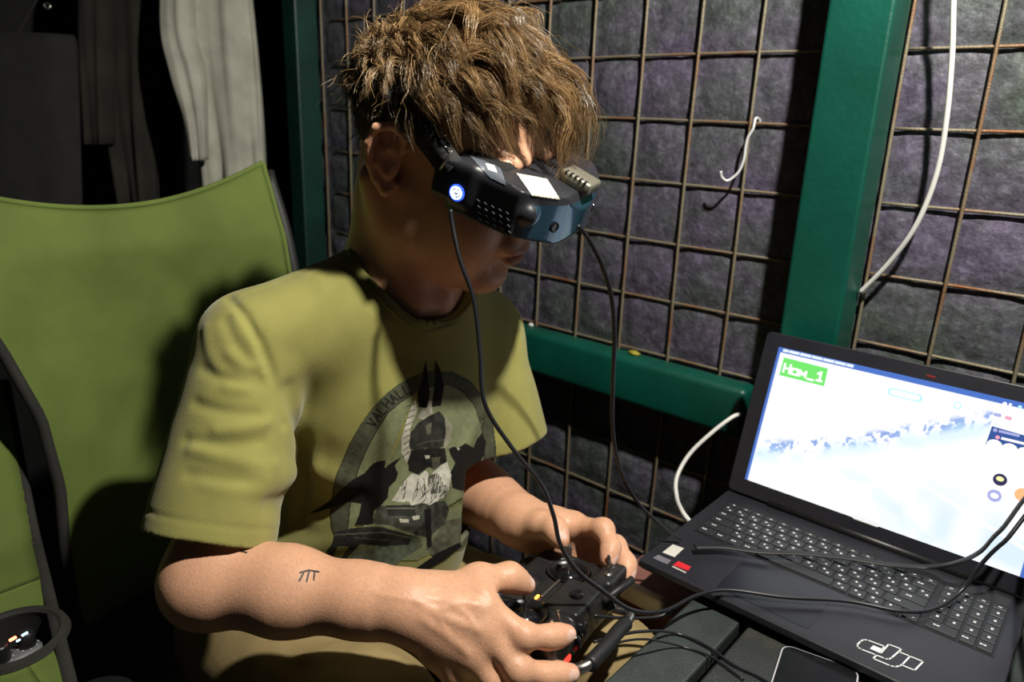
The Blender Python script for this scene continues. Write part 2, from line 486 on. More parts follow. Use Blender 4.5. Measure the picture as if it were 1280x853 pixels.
# ---- laptop
LX0, LX1, LYF, LYH, LZ = -0.375, -0.010, 0.680, 0.918, 0.680
M_lap = mat('laptop_shell', (0.018, 0.018, 0.024), 0.38, var=.12, vscale=25, bump=.05, bscale=1200)
M_key = mat('laptop_key', (0.021, 0.023, 0.026), 0.45, var=.1)
M_pad = mat('laptop_touchpad', (0.011, 0.011, 0.017), 0.30, var=.1)
M_ink = mat('white_ink', (0.75, 0.77, 0.78), 0.5, var=.03)
lap = empty('laptop', ((LX0 + LX1) / 2, (LYF + LYH) / 2, TZ), 'open black laptop with a lit screen standing on the dark slatted table', 'laptop')
base_poly = [(LYF + .010, TZ + .003), (LYF, TZ + .012), (LYF + .001, LZ - .001), (LYF + .003, LZ), (LYH + .012, LZ), (LYH + .014, LZ - .003), (LYH + .010, TZ + .003)]
prism('base', base_poly, (LX0, 0, 0), (0, 1, 0), (0, 0, 1), LX1 - LX0, M_lap, lap, bevel=.0012)
box('keyboard_deck', ((LX0 + LX1) / 2 + .001, .839, LZ + .0002), (.1665, .0535, .0003), mat('key_well', (0.010, 0.010, 0.012), .5), lap)
tp = [onz(937, 693, LZ), onz(897, 735, LZ), onz(1028, 752, LZ)]
tx0 = min(tp[0][0], tp[1][0]); tx1 = max(tp[2][0], tx0 + .105); ty0 = LYF + .016; ty1 = 0.774
prism('touchpad', rrect(tx1 - tx0, ty1 - ty0, .004), (tx0, ty0, LZ - .0002), (1, 0, 0), (0, 1, 0), .0005, M_pad, lap)
# keys, one object each
PITCH = 0.01835; KX0 = LX0 + .0185
rows = [
    ([1.25, 1, 1, 1, 5, 1, 1, 1, 1, 1], [1.75, .875, .875], .0178),
    ([2] + [1] * 10 + [2.25], [.875] * 4, .0178),
    ([1.6] + [1] * 11 + [1.65], [.875] * 4, .0178),
    ([1.4] + [1] * 12 + [.85], [.875] * 4, .0178),
    ([.9] + [1] * 12 + [1.35], [.875] * 4, .0178),
    ([.95] * 15, [.875] * 4, .0105)]
key_mesh = {}
def key_me(w, d, style):
    k = (round(w, 5), round(d, 5), style)
    if k in key_mesh: return key_mesh[k]
    bm = bmesh.new()
    hw = w / 2 - .0011; hd = d / 2 - .0011
    box_bm(bm, (0, 0, .0007), (hw, hd, .0007), bevel=.0006, seg=1)
    for f in bm.faces: f.material_index = 0
    marks = []
    if style == 0: marks = [(-.0028, .0028, .0011, .0016), (.0026, -.0026, .0013, .0015)]
    elif style == 1: marks = [(-.0030, .0026, .0013, .0016), (-.0016, .0034, .0005, .0008), (.0024, -.0028, .0012, .0012)]
    elif style == 2: marks = [(-hw * .35, .0004, .0030, .0010)]
    elif style == 3: marks = [(0, .0002, .0016, .0009)]
    elif style == 4: marks = [(0, .0002, .0012, .0018)]
    for (x, y, a, b) in marks:
        vs = [bm.verts.new((x + sx * a, y + sy * b, .00148)) for sx, sy in ((-1, -1), (1, -1), (1, 1), (-1, 1))]
        bm.faces.new(vs).material_index = 1
        vs2 = [bm.verts.new((x + sx * a * .35, y + b * (.1 + .35 * sy), .00152)) for sx, sy in ((-1, -1), (1, -1), (1, 1), (-1, 1))]
        bm.faces.new(vs2).material_index = 0
    me = from_bm('key', bm); me.materials.append(M_key); me.materials.append(M_ink)
    key_mesh[k] = me; return me
lw = world_loc(lap)
ky = 0.788
for ri, (main, num, d) in enumerate(rows):
    for blk, x in ((main, KX0), (num, KX0 + PITCH * 14.5)):
        for ci, w in enumerate(blk):
            wid = w * PITCH
            if w >= 4: st = 9
            elif w > 1.2 or (ri == 0 and ci < 4): st = 2
            elif ri == 5: st = 3
            elif blk is num: st = 4
            else: st = (ci * 7 + ri) % 2
            o = bpy.data.objects.new('key', key_me(wid, d, st)); link(o)
            o.parent = lap; o.location = Vector((x + wid / 2, ky + d / 2, LZ + .0005)) - lw
            x += wid
    ky += d
# lid
TILT = math.radians(16.7)
LO = np.array([LX0, LYH, LZ + .004]); LU = np.array([1.0, 0, 0]); LV = np.array([0, math.sin(TILT), math.cos(TILT)]); LN = np.cross(LU, LV)
def lidpt(u, v, w=0): return LO + LU * u + LV * v + LN * w
def scr(px, py, plane=.0):
    r = ray(px, py); o = LO + LN * plane
    t = np.dot(o - CAM, LN) / np.dot(r, LN); p = CAM + r * t - LO
    return float(np.dot(p, LU)), float(np.dot(p, LV))
W_, H_ = LX1 - LX0, .232
prism('lid', rrect(W_, H_, .008), lidpt(0, 0, -.008), LU, LV, .008, M_lap, lap, bevel=.001)
tube('hinge', [lidpt(.06, .0, -.004), lidpt(.305, .0, -.004)], .006, M_black, lap, 12)
DU0, DV0 = scr(931, 599, .0008); DU1 = .357; DV1 = scr(975, 434, .0008)[1]
# screen material: washed-out aerial map, white ground with pale blue streaks
def screen_mat():
    m = bpy.data.materials.new('screen_picture'); m.use_nodes = True; nt = m.node_tree; nt.nodes.clear()
    out = nt.nodes.new('ShaderNodeOutputMaterial'); em = nt.nodes.new('ShaderNodeEmission'); em.inputs['Strength'].default_value = SCREEN
    nt.links.new(em.outputs[0], out.inputs[0])
    a = nt.nodes.new('ShaderNodeAttribute'); a.attribute_name = 'col'
    nt.links.new(a.outputs['Color'], em.inputs['Color'])
    return m
SCREEN = 1.0
M_scr = screen_mat()
def screen_picture():
    nu, nv = 380, 210
    u = np.linspace(DU0, DU1, nu); v = np.linspace(DV0, DV1, nv)
    U, V = np.meshgrid(u, v, indexing='ij')
    s = (U - DU0) / (DU1 - DU0); t = (V - DV0) / (DV1 - DV0)
    P = np.stack([U, V, 0 * U], -1)
    C = np.ones((nu, nv, 3)) * np.array([.92, .935, .96])
    def blend(mask, col):
        nonlocal C
        C = C * (1 - mask[..., None]) + np.array(col) * mask[..., None]
    # tree line running up to the right across the map
    line = .24 + .78 * s - .03 * np.sin(s * 5)
    n1 = np.clip(vnoise(P, 130) * 2.2 + vnoise(P, 320) * 1.6, -1, 1)
    m = np.exp(-((t - line) / .040) ** 2) * np.clip(n1 * 1.8 + .10, 0, 1) * (s < .78)
    blend(np.clip(m * 1.3, 0, .85), (.16, .30, .72))
    m = np.exp(-((t - line + .06) / .06) ** 2) * np.clip(vnoise(P, 60) + .35, 0, 1) * (s < .8)
    blend(np.clip(m, 0, .5), (.55, .80, .92))
    # pale field edges lower right
    m = np.clip(vnoise(P * np.array([1, .6, 1]), 38) * 3 - .1, 0, 1) * np.clip((s - .42) * 3, 0, 1) * np.clip((.5 - t) * 4, 0, 1)
    blend(m * .55, (.50, .72, .92))
    m = np.exp(-((t - (.24 - .9 * (s - .45))) / .05) ** 2) * np.clip(vnoise(P, 80) + .3, 0, 1) * (t < .3)
    blend(np.clip(m, 0, .35), (.60, .80, .95))
    road = np.abs((s - .72) * .5 + (t - .28) * .9 - .02); blend((road < .012) * .7 * (t < .45), (.96, .97, .98))
    # window frame: blue title bar and edges
    bar = (t > .963) | (s < .012) | (s > .975)
    C[bar] = np.array([.075, .17, .55])
    title = (np.abs(t - .982) < .010) & (s > .02) & (s < .30) & (np.abs((s * 22) % 1 - .5) < .47); C[title] = (.80, .9, 1.0)
    me_q = np.arange(nu * nv).reshape(nu, nv)
    Q = np.stack([me_q[:-1, :-1], me_q[1:, :-1], me_q[1:, 1:], me_q[:-1, 1:]], -1).reshape(-1, 4)
    pts = LO + U[..., None] * LU + V[..., None] * LV + LN * .0006
    me = mesh_np('display', pts.reshape(-1, 3), Q); set_color(me, 'col', C.reshape(-1, 3))
    return put('display', me, M_scr, lap, False)
disp = screen_picture()
def emat(name, c, s=SCREEN):
    return mat(name, (0, 0, 0), .5, emit=c, estr=s)
E_green = emat('screen_green', (.16, .75, .14)); E_white = emat('screen_white', (1, 1, .95)); E_blue = emat('screen_blue', (.03, .08, .30))
E_teal = emat('screen_teal', (.45, .82, .85)); E_navy = emat('screen_navy', (.03, .025, .09)); E_lilac = emat('screen_lilac', (.38, .40, .72))
E_orange = emat('screen_orange', (1.0, .48, .22)); E_pink = emat('screen_pink', (.95, .35, .5)); E_yellow = emat('screen_yellow', (.9, .9, .4))
def spoly(name, poly, m, w=.0010):
    """flat screen graphic from outline points of the picture on the display plane"""
    pts = [scr(x, y, w) for x, y in poly]
    return prism(name, [(p[0], p[1]) for p in pts], LO + LN * w, LU, LV, .0001, m, disp)
def sdisc(name, x, y, r, m, w=.0011, rx=1.0, n=20):
    u, v = scr(x, y, w)
    return prism(name, [(u + rx * r * math.cos(2 * math.pi * k / n), v + r * math.sin(2 * math.pi * k / n)) for k in range(n)], LO + LN * w, LU, LV, .0001, m, disp)
spoly('screen_badge', [(974, 469), (1030, 483), (1035, 461), (980, 447)], E_green)
# the white letters on the green badge
def stroke_poly(name, strokes, m, width, w, parent):
    bm = bmesh.new()
    for st in strokes:
        pts = [np.array(p) for p in st]
        for a, b in zip(pts[:-1], pts[1:]):
            d = b - a; L = np.linalg.norm(d)
            if L < 1e-9: continue
            d = d / L; nn = np.array([-d[1], d[0]]) * width / 2; a2 = a - d * width * .35; b2 = b + d * width * .35
            vs = [bm.verts.new(Vector(LO + LN * w + LU * q[0] + LV * q[1])) for q in (a2 - nn, b2 - nn, b2 + nn, a2 + nn)]
            bm.faces.new(vs)
    return put(name, from_bm(name, bm), m, parent, False)
u0, v0 = scr(979, 465, .0012); u1, v1 = scr(1031, 474, .0012)
def gl(seq, ox, sx, sy): return [[(ox + x * sx, v0 + y * sy) for x, y in s] for s in seq]
GLY = {'H': [[(0, 0), (0, 1)], [(1, 0), (1, 1)], [(0, .5), (1, .5)]], 'o': [[(0, 0), (0, .65), (1, .65), (1, 0), (0, 0)]],
       'm': [[(0, 0), (0, .65), (.5, .2), (1, .65), (1, 0)]], '_': [[(0, -.12), (1, -.12)]], '1': [[(.1, .75), (.6, 1), (.6, 0)], [(.1, 0), (1, 0)]]}
st = []
wd = (u1 - u0) / 7.0
for i, ch in enumerate(('H', 'o', 'm', '_', '1')):
    st += gl(GLY[ch], u0 + i * wd * 1.4, wd, .0115)
stroke_poly('badge_letters', st, E_white, .0030, .0013, disp)
# map controls
u, v = scr(1131, 494, .001); 
capsule = [(u - .015 + .0048 * math.cos(a), v + .0048 * math.sin(a)) for a in np.linspace(math.pi / 2, 3 * math.pi / 2, 8)] + [(u + .015 + .0048 * math.cos(a), v + .0048 * math.sin(a)) for a in np.linspace(-math.pi / 2, math.pi / 2, 8)]
prism('map_pill', capsule, LO + LN * .001, LU, LV, .0001, E_teal, disp)
capsule2 = [(u + (p[0] - u) * .88, v + (p[1] - v) * .72) for p in capsule]
prism('map_pill_face', capsule2, LO + LN * .0012, LU, LV, .0001, E_white, disp)
sdisc('map_ring', 1197, 507, .0042, E_teal, .001); sdisc('map_ring_face', 1197, 507, .003, E_white, .0012)
spoly('side_panel', [(1232, 556), (1292, 573), (1296, 549), (1240, 533)], E_blue)
for (x, y, l) in ((1244, 538, 26), (1247, 547, 34)):
    spoly('panel_line', [(x + 4, y + 2.5), (x + 4 + l, y + 2.5 + l * .24), (x + 5 + l, y - .5 + l * .24), (x + 5, y - .5)], E_lilac if y < 540 else E_white, .0012)
    sdisc('panel_dot', x, y, .0022, E_lilac if y < 540 else E_pink, .0012)
for x, y in ((1243, 557), (1262, 562), (1281, 567)):
    sdisc('panel_button', x, y, .0068, E_white, .0013, 1.15)
sdisc('zoom_badge', 1250, 600, .0070, E_navy); sdisc('zoom_badge_face', 1250, 599, .0028, E_yellow, .0013, 1.4)
sdisc('layer_badge', 1243, 620, .0070, E_lilac); sdisc('layer_badge_face', 1243, 620, .0032, E_white, .0013, 1.3)
sdisc('marker_badge', 1278, 619, .0075, E_orange)
sdisc('status_dot', 1256, 505, .0022, E_white); sdisc('status_dot', 1263, 506, .0016, E_white); sdisc('status_dot', 1275, 509, .0020, E_teal)
spoly('status_tag', [(1256, 524), (1264, 526), (1265, 522), (1257, 520)], E_pink)
spoly('status_tag', [(1242, 520), (1251, 522), (1252, 518), (1243, 516)], E_lilac)
# maker's bar under the display, webcam shutter
a = scr(1066, 646, .0003); b = scr(1099, 657, .0003)
prism('lid_badge', [(a[0] + p[0], a[1] - .0025 + p[1]) for p in rrect(b[0] - a[0], .0050, .0022)], LO + LN * .0002, LU, LV, .0004, mat('badge_white', (.92, .93, .95), .25), lap)
a = scr(1165, 471, .0003)
prism('camera_shutter', [(a[0] - .006 + p[0], a[1] - .0015 + p[1]) for p in rrect(.010, .0030, .001)], LO + LN * .0002, LU, LV, .0004, mat('dull_red', (.16, .015, .015), .5), lap)
# stickers on the palm rest
def flat_poly(name, pxs, z, m, parent, th=.0003):
    pts = [onz(x, y, z) for x, y in pxs]
    return prism(name, [(p[0], p[1]) for p in pts], (0, 0, z), (1, 0, 0), (0, 1, 0), th, m, parent)
M_stw = mat('sticker_silver', (0.62, 0.6, 0.55), .45, var=.05); M_str = mat('sticker_red', (0.62, 0.02, 0.03), .45, var=.1); M_stg = mat('sticker_grey', (0.16, 0.15, 0.18), .5, var=.3, vscale=900)
flat_poly('sticker', [(828, 691), (843, 697), (855, 686), (841, 681)], LZ, M_stw, lap)
flat_poly('sticker', [(816, 698), (834, 706), (839, 701), (823, 694)], LZ, M_stg, lap)
flat_poly('sticker', [(841, 707), (860, 714), (864, 709), (848, 702)], LZ, M_str, lap)
flat_poly('sticker', [(840, 709), (857, 717), (858, 716), (841, 708)], LZ, M_stw, lap)
# outlined maker's logo
LG = lambda x, y: onz(1060 + x * .0820, 790 + y * .0820, LZ)[:2]
def logo():
    strokes = [
        [(560, 228), (300, 132), (240, 125), (190, 150), (140, 205), (150, 240), (200, 270), (420, 355), (560, 412), (620, 425), (665, 400), (815, 270), (620, 195), (505, 325)],
        [(560, 228), (530, 262)],
        [(430, 365), (382, 412), (640, 520), (715, 540), (790, 525), (830, 500), (940, 385)],
        [(780, 312), (940, 375), (1145, 460), (1015, 592), (835, 518)]]
    bm = bmesh.new(); wd = .0016
    def seg(a, b, w):
        d = b - a; L = np.linalg.norm(d); d = d / L; nn = np.array([-d[1], d[0]]) * w / 2; a2 = a - d * w * .4; b2 = b + d * w * .4
        vs = [bm.verts.new(Vector((*q, LZ + .0003))) for q in (a2 - nn, b2 - nn, b2 + nn, a2 + nn)]
        f = bm.faces.new(vs)
    for st in strokes:
        P = [np.array(LG(*p)) for p in st]
        for a, b in zip(P[:-1], P[1:]): seg(a, b, wd)
    vs = [bm.verts.new(Vector((*LG(*p), LZ + .0003))) for p in ((332, 262), (490, 332), (540, 275), (385, 212))]
    bm.faces.new(vs)
    bmesh.ops.recalc_face_normals(bm, faces=bm.faces)
    return put('logo', from_bm('logo', bm), M_ink, lap, False)
tag(logo(), 'white outlined slanted letters DJI')

# ---- phone
pz = TZ + .009
TL = onz(979, 804, pz); TR = onz(1075, 838, pz)
pu = _n((TR - TL) * np.array([1, 1, 0])); pv = np.array([-pu[1], pu[0], 0]); wph = float(np.linalg.norm(TR - TL)); hph = .148
org = np.array([TL[0], TL[1], TZ]) - pv * hph
ph = empty('smartphone', org + pu * wph / 2 + pv * hph / 2, 'black smartphone with bright silver rim lying in front of the laptop', 'phone')
prism('frame', rrect(wph, hph, .011, 7), org + np.array([0, 0, .0002]), pu, pv, .0085, mat('phone_rim', (0.80, 0.78, 0.86), .3, metal=.4), ph, bevel=.0009)
prism('screen_glass', [(p[0] + .0016, p[1] + .0016) for p in rrect(wph - .0032, hph - .0032, .0098, 7)], org + np.array([0, 0, .0086]), pu, pv, .0004, M_gloss, ph)
prism('earpiece', [(wph / 2 - .006 + p[0], hph - .0075 + p[1]) for p in rrect(.012, .0016, .0007)], org + np.array([0, 0, .0091]), pu, pv, .0001, M_black, ph)
# round black thing peeping out beyond the phone
c = onz(1112, 856, TZ)
lp = empty('lens_cap', (c[0], c[1], TZ), 'small round glossy black cap on the table by the laptop front edge', 'cap')
lathe('cap_body', [(.016, 0), (.018, .002), (.018, .008), (.016, .010), (.011, .0105), (.010, .009)], (c[0], c[1], TZ + .0002), (0, 0, 1), M_gloss, lp)
lathe('cap_ring', [(.0175, .0095), (.0182, .0102), (.0172, .0108), (.0165, .0102)], (c[0], c[1], TZ + .0002), (0, 0, 1), M_steel, lp, cap=False)

# ---- stool with cream edge below the laptop's corner
M_stool = mat('stool_top', (0.20, 0.085, 0.065), .6, var=.15, vscale=20); M_cream = mat('cream_edge', (0.82, 0.78, 0.66), .5, var=.05)
st_c = onz(812, 748, .60)
sl = empty("wooden_box", (-0.375, 0.755, 0), "reddish brown box with a cream edge strip under the laptop corner", "box")
box('box_body', (-0.375, .755, .302), (.062, .050, .3000), M_stool, sl, bevel=.004)
p0 = onz(800, 704, .645); p1 = onz(840, 730, .645)
box('edge_strip', (-.374, .697, .618), (.030, .007, .012), M_cream, sl, bevel=.004, smooth=True)

# ================================================================== implicit-surface modelling (smooth unions meshed by surface nets)
class SDF:
    def __init__(self): self.ops = []
    def _add(self, fn, c, r, k, op, fr): self.ops.append((fn, np.array(c, float), r, k, op, fr))
    def cap(self, a, b, ra, rb, k=.01, op='u', fr=None):
        a = np.array(a, float); b = np.array(b, float); ab = b - a; L2 = max(ab @ ab, 1e-12)
        def fn(P):
            t = np.clip(((P - a) @ ab) / L2, 0, 1)
            d = P - a - t[:, None] * ab
            return np.sqrt((d * d).sum(1)) - (ra + (rb - ra) * t)
        c = (a + b) / 2
        self._add(fn, self._w(c, fr), math.sqrt(L2) / 2 + max(ra, rb), k, op, fr)
    def chain(self, pts, rad, k=.01, op='u', fr=None):
        for i in range(len(pts) - 1): self.cap(pts[i], pts[i + 1], rad[i], rad[i + 1], k, op, fr)
    def ell(self, c, r, k=.01, op='u', fr=None, rot=None):
        c = np.array(c, float); r = np.array(r, float)
        def fn(P):
            d = P - c
            if rot is not None: d = d @ rot
            k0 = np.sqrt(((d / r) ** 2).sum(1)); k1 = np.sqrt(((d / (r * r)) ** 2).sum(1)) + 1e-9
            return k0 * (k0 - 1) / k1
        self._add(fn, self._w(c, fr), float(r.max()), k, op, fr)
    def rbox(self, c, h, rr, k=.01, op='u', fr=None, rot=None):
        c = np.array(c, float); h = np.array(h, float) - rr
        def fn(P):
            d = P - c
            if rot is not None: d = d @ rot
            q = np.abs(d) - h
            return np.sqrt((np.maximum(q, 0) ** 2).sum(1)) + np.minimum(q.max(1), 0) - rr
        self._add(fn, self._w(c, fr), float(np.linalg.norm(h) + rr), k, op, fr)
    def fold(self, pts, amp, w, fr=None):
        """raise (amp > 0) or groove (amp < 0) the surface along a polyline"""
        pts = [np.array(p, float) for p in pts]
        def fn(P):
            best = None
            for a, b in zip(pts[:-1], pts[1:]):
                ab = b - a; L2 = max(ab @ ab, 1e-12)
                t = np.clip(((P - a) @ ab) / L2, 0, 1); d = P - a - t[:, None] * ab
                q = (d * d).sum(1)
                best = q if best is None else np.minimum(best, q)
            return -amp * np.exp(-best / (w * w))
        A = np.array(pts); c = A.mean(0)
        self._add(fn, self._w(c, fr), float(np.linalg.norm(A - c, axis=1).max()) + 2.5 * w, 0, 'd', fr)
    def disp(self, fn, c, r, fr=None): self._add(fn, self._w(np.array(c, float), fr), r, 0, 'd', fr)
    def _w(self, c, fr): return c if fr is None else fr[0] @ c + fr[1]
    def __call__(self, P, c=None, r=None):
        f = np.full(len(P), 1.0); loc = {}
        for fn, oc, orad, k, op, fr in self.ops:
            if c is not None and np.linalg.norm(oc - c) > orad + r + k + (.004 if op != 'u' else .02): continue
            if fr is None: Q = P
            else:
                key = id(fr)
                if key not in loc: loc[key] = (P - fr[1]) @ fr[0]
                Q = loc[key]
            g = fn(Q)
            if op == 'u':
                if k <= 0: f = np.minimum(f, g)
                else:
                    h = np.clip(.5 + .5 * (g - f) / k, 0, 1); f = g + (f - g) * h - k * h * (1 - h)
            elif op == 's':
                h = np.clip(.5 - .5 * (f + g) / k, 0, 1); f = f + (-g - f) * h + k * h * (1 - h)
            elif op == 'i':
                f = np.maximum(f, g)
            else: f = f + g
        return f

def mesh_sdf(name, field, lo, hi, vox, nb=16, smooth=1, slack=.006):
    lo = np.array(lo, float); hi = np.array(hi, float)
    n = np.ceil((hi - lo) / (vox * nb)).astype(int)
    ii = np.stack(np.meshgrid(*[np.arange(k) for k in n], indexing='ij'), -1).reshape(-1, 3)
    B = vox * nb; ctr = lo + (ii + .5) * B
    fc = field(ctr)
    half = B * .5 * math.sqrt(3)
    act = ii[np.abs(fc) < half * 1.15 + slack]
    ng = n * nb + 4
    g1 = np.arange(-1, nb + 1)
    GX = np.stack(np.meshgrid(g1, g1, g1, indexing='ij'), -1).reshape(-1, 3); m = nb + 2
    ids, vals, quads = [], [], []
    def cid(a): return ((a[..., 0] + 1).astype(np.int64) * ng[1] + a[..., 1] + 1) * ng[2] + a[..., 2] + 1
    corners = np.array([(i, j, k) for i in (0, 1) for j in (0, 1) for k in (0, 1)])
    cells_all, cv_all = [], []
    for b in act:
        base = b * nb
        P = lo + (base + GX) * vox
        c = lo + (b + .5) * B
        f = field(P, c, half + 2 * vox).reshape(m, m, m)
        S = f < 0
        if S.all() or not S.any(): continue
        cnt = np.zeros((m - 1,) * 3, np.int8)
        for (i, j, k) in corners: cnt += S[i:m - 1 + i, j:m - 1 + j, k:m - 1 + k]
        ac = np.argwhere((cnt > 0) & (cnt < 8))
        if len(ac) == 0: continue
        cells_all.append(ac - 1 + base)
        cv_all.append(np.stack([f[ac[:, 0] + i, ac[:, 1] + j, ac[:, 2] + k] for (i, j, k) in corners], 1))
        inn = S[1:, 1:, 1:]
        for ax in range(3):
            sh = [slice(1, m)] * 3
            A = S[1:m - 1, 1:m - 1, 1:m - 1]
            nx = [slice(1, m - 1)] * 3; nx[ax] = slice(2, m)
            Bn = S[tuple(nx)]
            e = np.argwhere(A != Bn)
            if len(e) == 0: continue
            flip = A[e[:, 0], e[:, 1], e[:, 2]]
            e = e + base
            u, v = (ax + 1) % 3, (ax + 2) % 3
            du = np.zeros(3, int); du[u] = 1; dv = np.zeros(3, int); dv[v] = 1
            q = np.stack([cid(e - du - dv), cid(e - dv), cid(e), cid(e - du)], 1)
            q[~flip] = q[~flip][:, ::-1]
            quads.append(q)
    cells = np.concatenate(cells_all); cv = np.concatenate(cv_all); Q = np.concatenate(quads)
    key, ix = np.unique(cid(cells), return_index=True)
    cells = cells[ix]; cv = cv[ix]
    acc = np.zeros((len(cells), 3)); cntv = np.zeros(len(cells))
    for a in range(8):
        for bb in range(a + 1, 8):
            if np.abs(corners[a] - corners[bb]).sum() != 1: continue
            va, vb = cv[:, a], cv[:, bb]; cr = (va < 0) != (vb < 0)
            t = np.where(cr, va / np.where(cr, va - vb, 1), 0)
            p = corners[a] + t[:, None] * (corners[bb] - corners[a])
            acc += p * cr[:, None]; cntv += cr
    V = lo + (cells + acc / cntv[:, None]) * vox
    Q = np.searchsorted(key, Q); 
    E2 = np.concatenate([Q[:, [0, 1]], Q[:, [1, 2]], Q[:, [2, 3]], Q[:, [3, 0]]])
    for _ in range(smooth):
        s = np.zeros_like(V); k = np.zeros(len(V))
        for d in range(3): s[:, d] = np.bincount(E2[:, 0], V[E2[:, 1], d], len(V)) + np.bincount(E2[:, 1], V[E2[:, 0], d], len(V))
        k = np.bincount(E2[:, 0], minlength=len(V)) + np.bincount(E2[:, 1], minlength=len(V))
        V = V * .5 + .5 * s / np.maximum(k, 1)[:, None]
    return mesh_np(name, V, Q), V

def rotm(yaw, pitch, roll):
    cy, sy = math.cos(yaw), math.sin(yaw); cp, sp = math.cos(pitch), math.sin(pitch); cr, sr = math.cos(roll), math.sin(roll)
    return np.array([[cy, -sy, 0], [sy, cy, 0], [0, 0, 1]]) @ np.array([[cp, 0, sp], [0, 1, 0], [-sp, 0, cp]]) @ np.array([[1, 0, 0], [0, cr, -sr], [0, sr, cr]])

# ================================================================== the seated person
HR = rotm(math.radians(17.6), math.radians(17.0), math.radians(6.0))
HP = np.array([-0.566, 0.533, 1.142])
HF = (HR, HP)                                   # head frame: x face, y his left, z crown, origin between the ears
def hw(p): return HR @ np.array(p, float) + HP
NECK = np.array([-0.612, 0.524, 1.008]); PELV = np.array([-0.740, 0.475, 0.560])
t_up = _n(NECK - PELV); t_l = np.array([.21, .978, 0]); t_l = _n(t_l - t_up * (t_l @ t_up)); t_f = np.cross(t_l, t_up)
TR = np.stack([t_f, t_l, t_up], 1); TF = (TR, PELV)
def tw(p): return TR @ np.array(p, float) + PELV

SN = at(320, 436, .75); EN = at(260, 727, .70); WN = at(505, 757, .668)          # right arm, on the camera's side
SFa = at(592, 420, .93); EF = at(572, 598, 1.03); WF = at(648, 650, .885)         # left arm

def hand(S, W, E, mcp, fingers, thumb, sc=1.0):
    d = _n(W - E)
    S.cap(E + d * .0, E + d * .08, .0345 * sc, .0365 * sc, .03)
    S.cap(E + d * .08, W - d * .03, .0362 * sc, .0285 * sc, .03)
    S.cap(W - d * .04, W + d * .01, .0275 * sc, .0240 * sc, .03)
    for i, m in enumerate(mcp):
        r1 = (.0155, .0155, .0145, .0135)[i] * sc
        S.cap(W + d * .004, m, .0195 * sc, r1 * .84, .022)
        S.cap(W * .35 + m * .65, m, r1, r1 * .80, .012)
    for i in range(3):
        S.cap((W + mcp[i] * 2) / 3, (W + mcp[i + 1] * 2) / 3, .0125, .0125, .012)
        S.cap(mcp[i], mcp[i + 1], .0088, .0088, .010)
    for i, f in enumerate(fingers):
        b = (.0112, .0114, .0107, .0094)[i] * sc
        pts = [mcp[i]] + list(f)
        S.chain(pts, [b * 1.10, b * .98, b * .90, b * .78], .008)
        S.ell(f[0], (b * 1.06,) * 3, .006)
        S.ell((f[1] + f[2]) / 2, (b * .93,) * 3, .006)
    S.chain(thumb, [.0180 * sc, .0135 * sc, .0122 * sc, .0098 * sc], .012)
    S.ell(thumb[2], (.0118 * sc,) * 3, .006)
    S.ell((thumb[2] + thumb[3]) / 2, (.0112 * sc,) * 3, .006)
    S.cap(thumb[0], (W + mcp[0] * 2) / 3, .0150, .012, .018)
    S.cap(thumb[1], mcp[0], .008, .0085, .016)

NH = dict(mcp=[at(600, 754, .664), at(603, 786, .655), at(588, 816, .653), at(570, 840, .662)],
          fingers=[[at(655, 796, .655), at(686, 797, .666), at(709, 793, .676)],
                   [at(648, 838, .649), at(683, 844, .660), at(713, 842, .669)],
                   [at(630, 872, .652), at(662, 880, .664), at(686, 878, .676)],
                   [at(602, 884, .664), at(628, 892, .674), at(650, 890, .684)]],
          thumb=[at(545, 745, .674), at(598, 726, .688), at(637, 722, .702), at(657, 732, .712)])
FH = dict(mcp=[at(716, 657, .862), at(722, 673, .872), at(719, 690, .876), at(710, 704, .874)],
          fingers=[[at(754, 662, .832), at(764, 684, .815), at(760, 701, .804)],
                   [at(769, 683, .844), at(783, 704, .828), at(783, 722, .816)],
                   [at(764, 706, .852), at(776, 723, .838), at(770, 738, .826)],
                   [at(746, 722, .852), at(757, 736, .840), at(750, 746, .828)]],
          thumb=[at(660, 655, .862), at(676, 657, .842), at(693, 662, .824), at(701, 676, .812)])

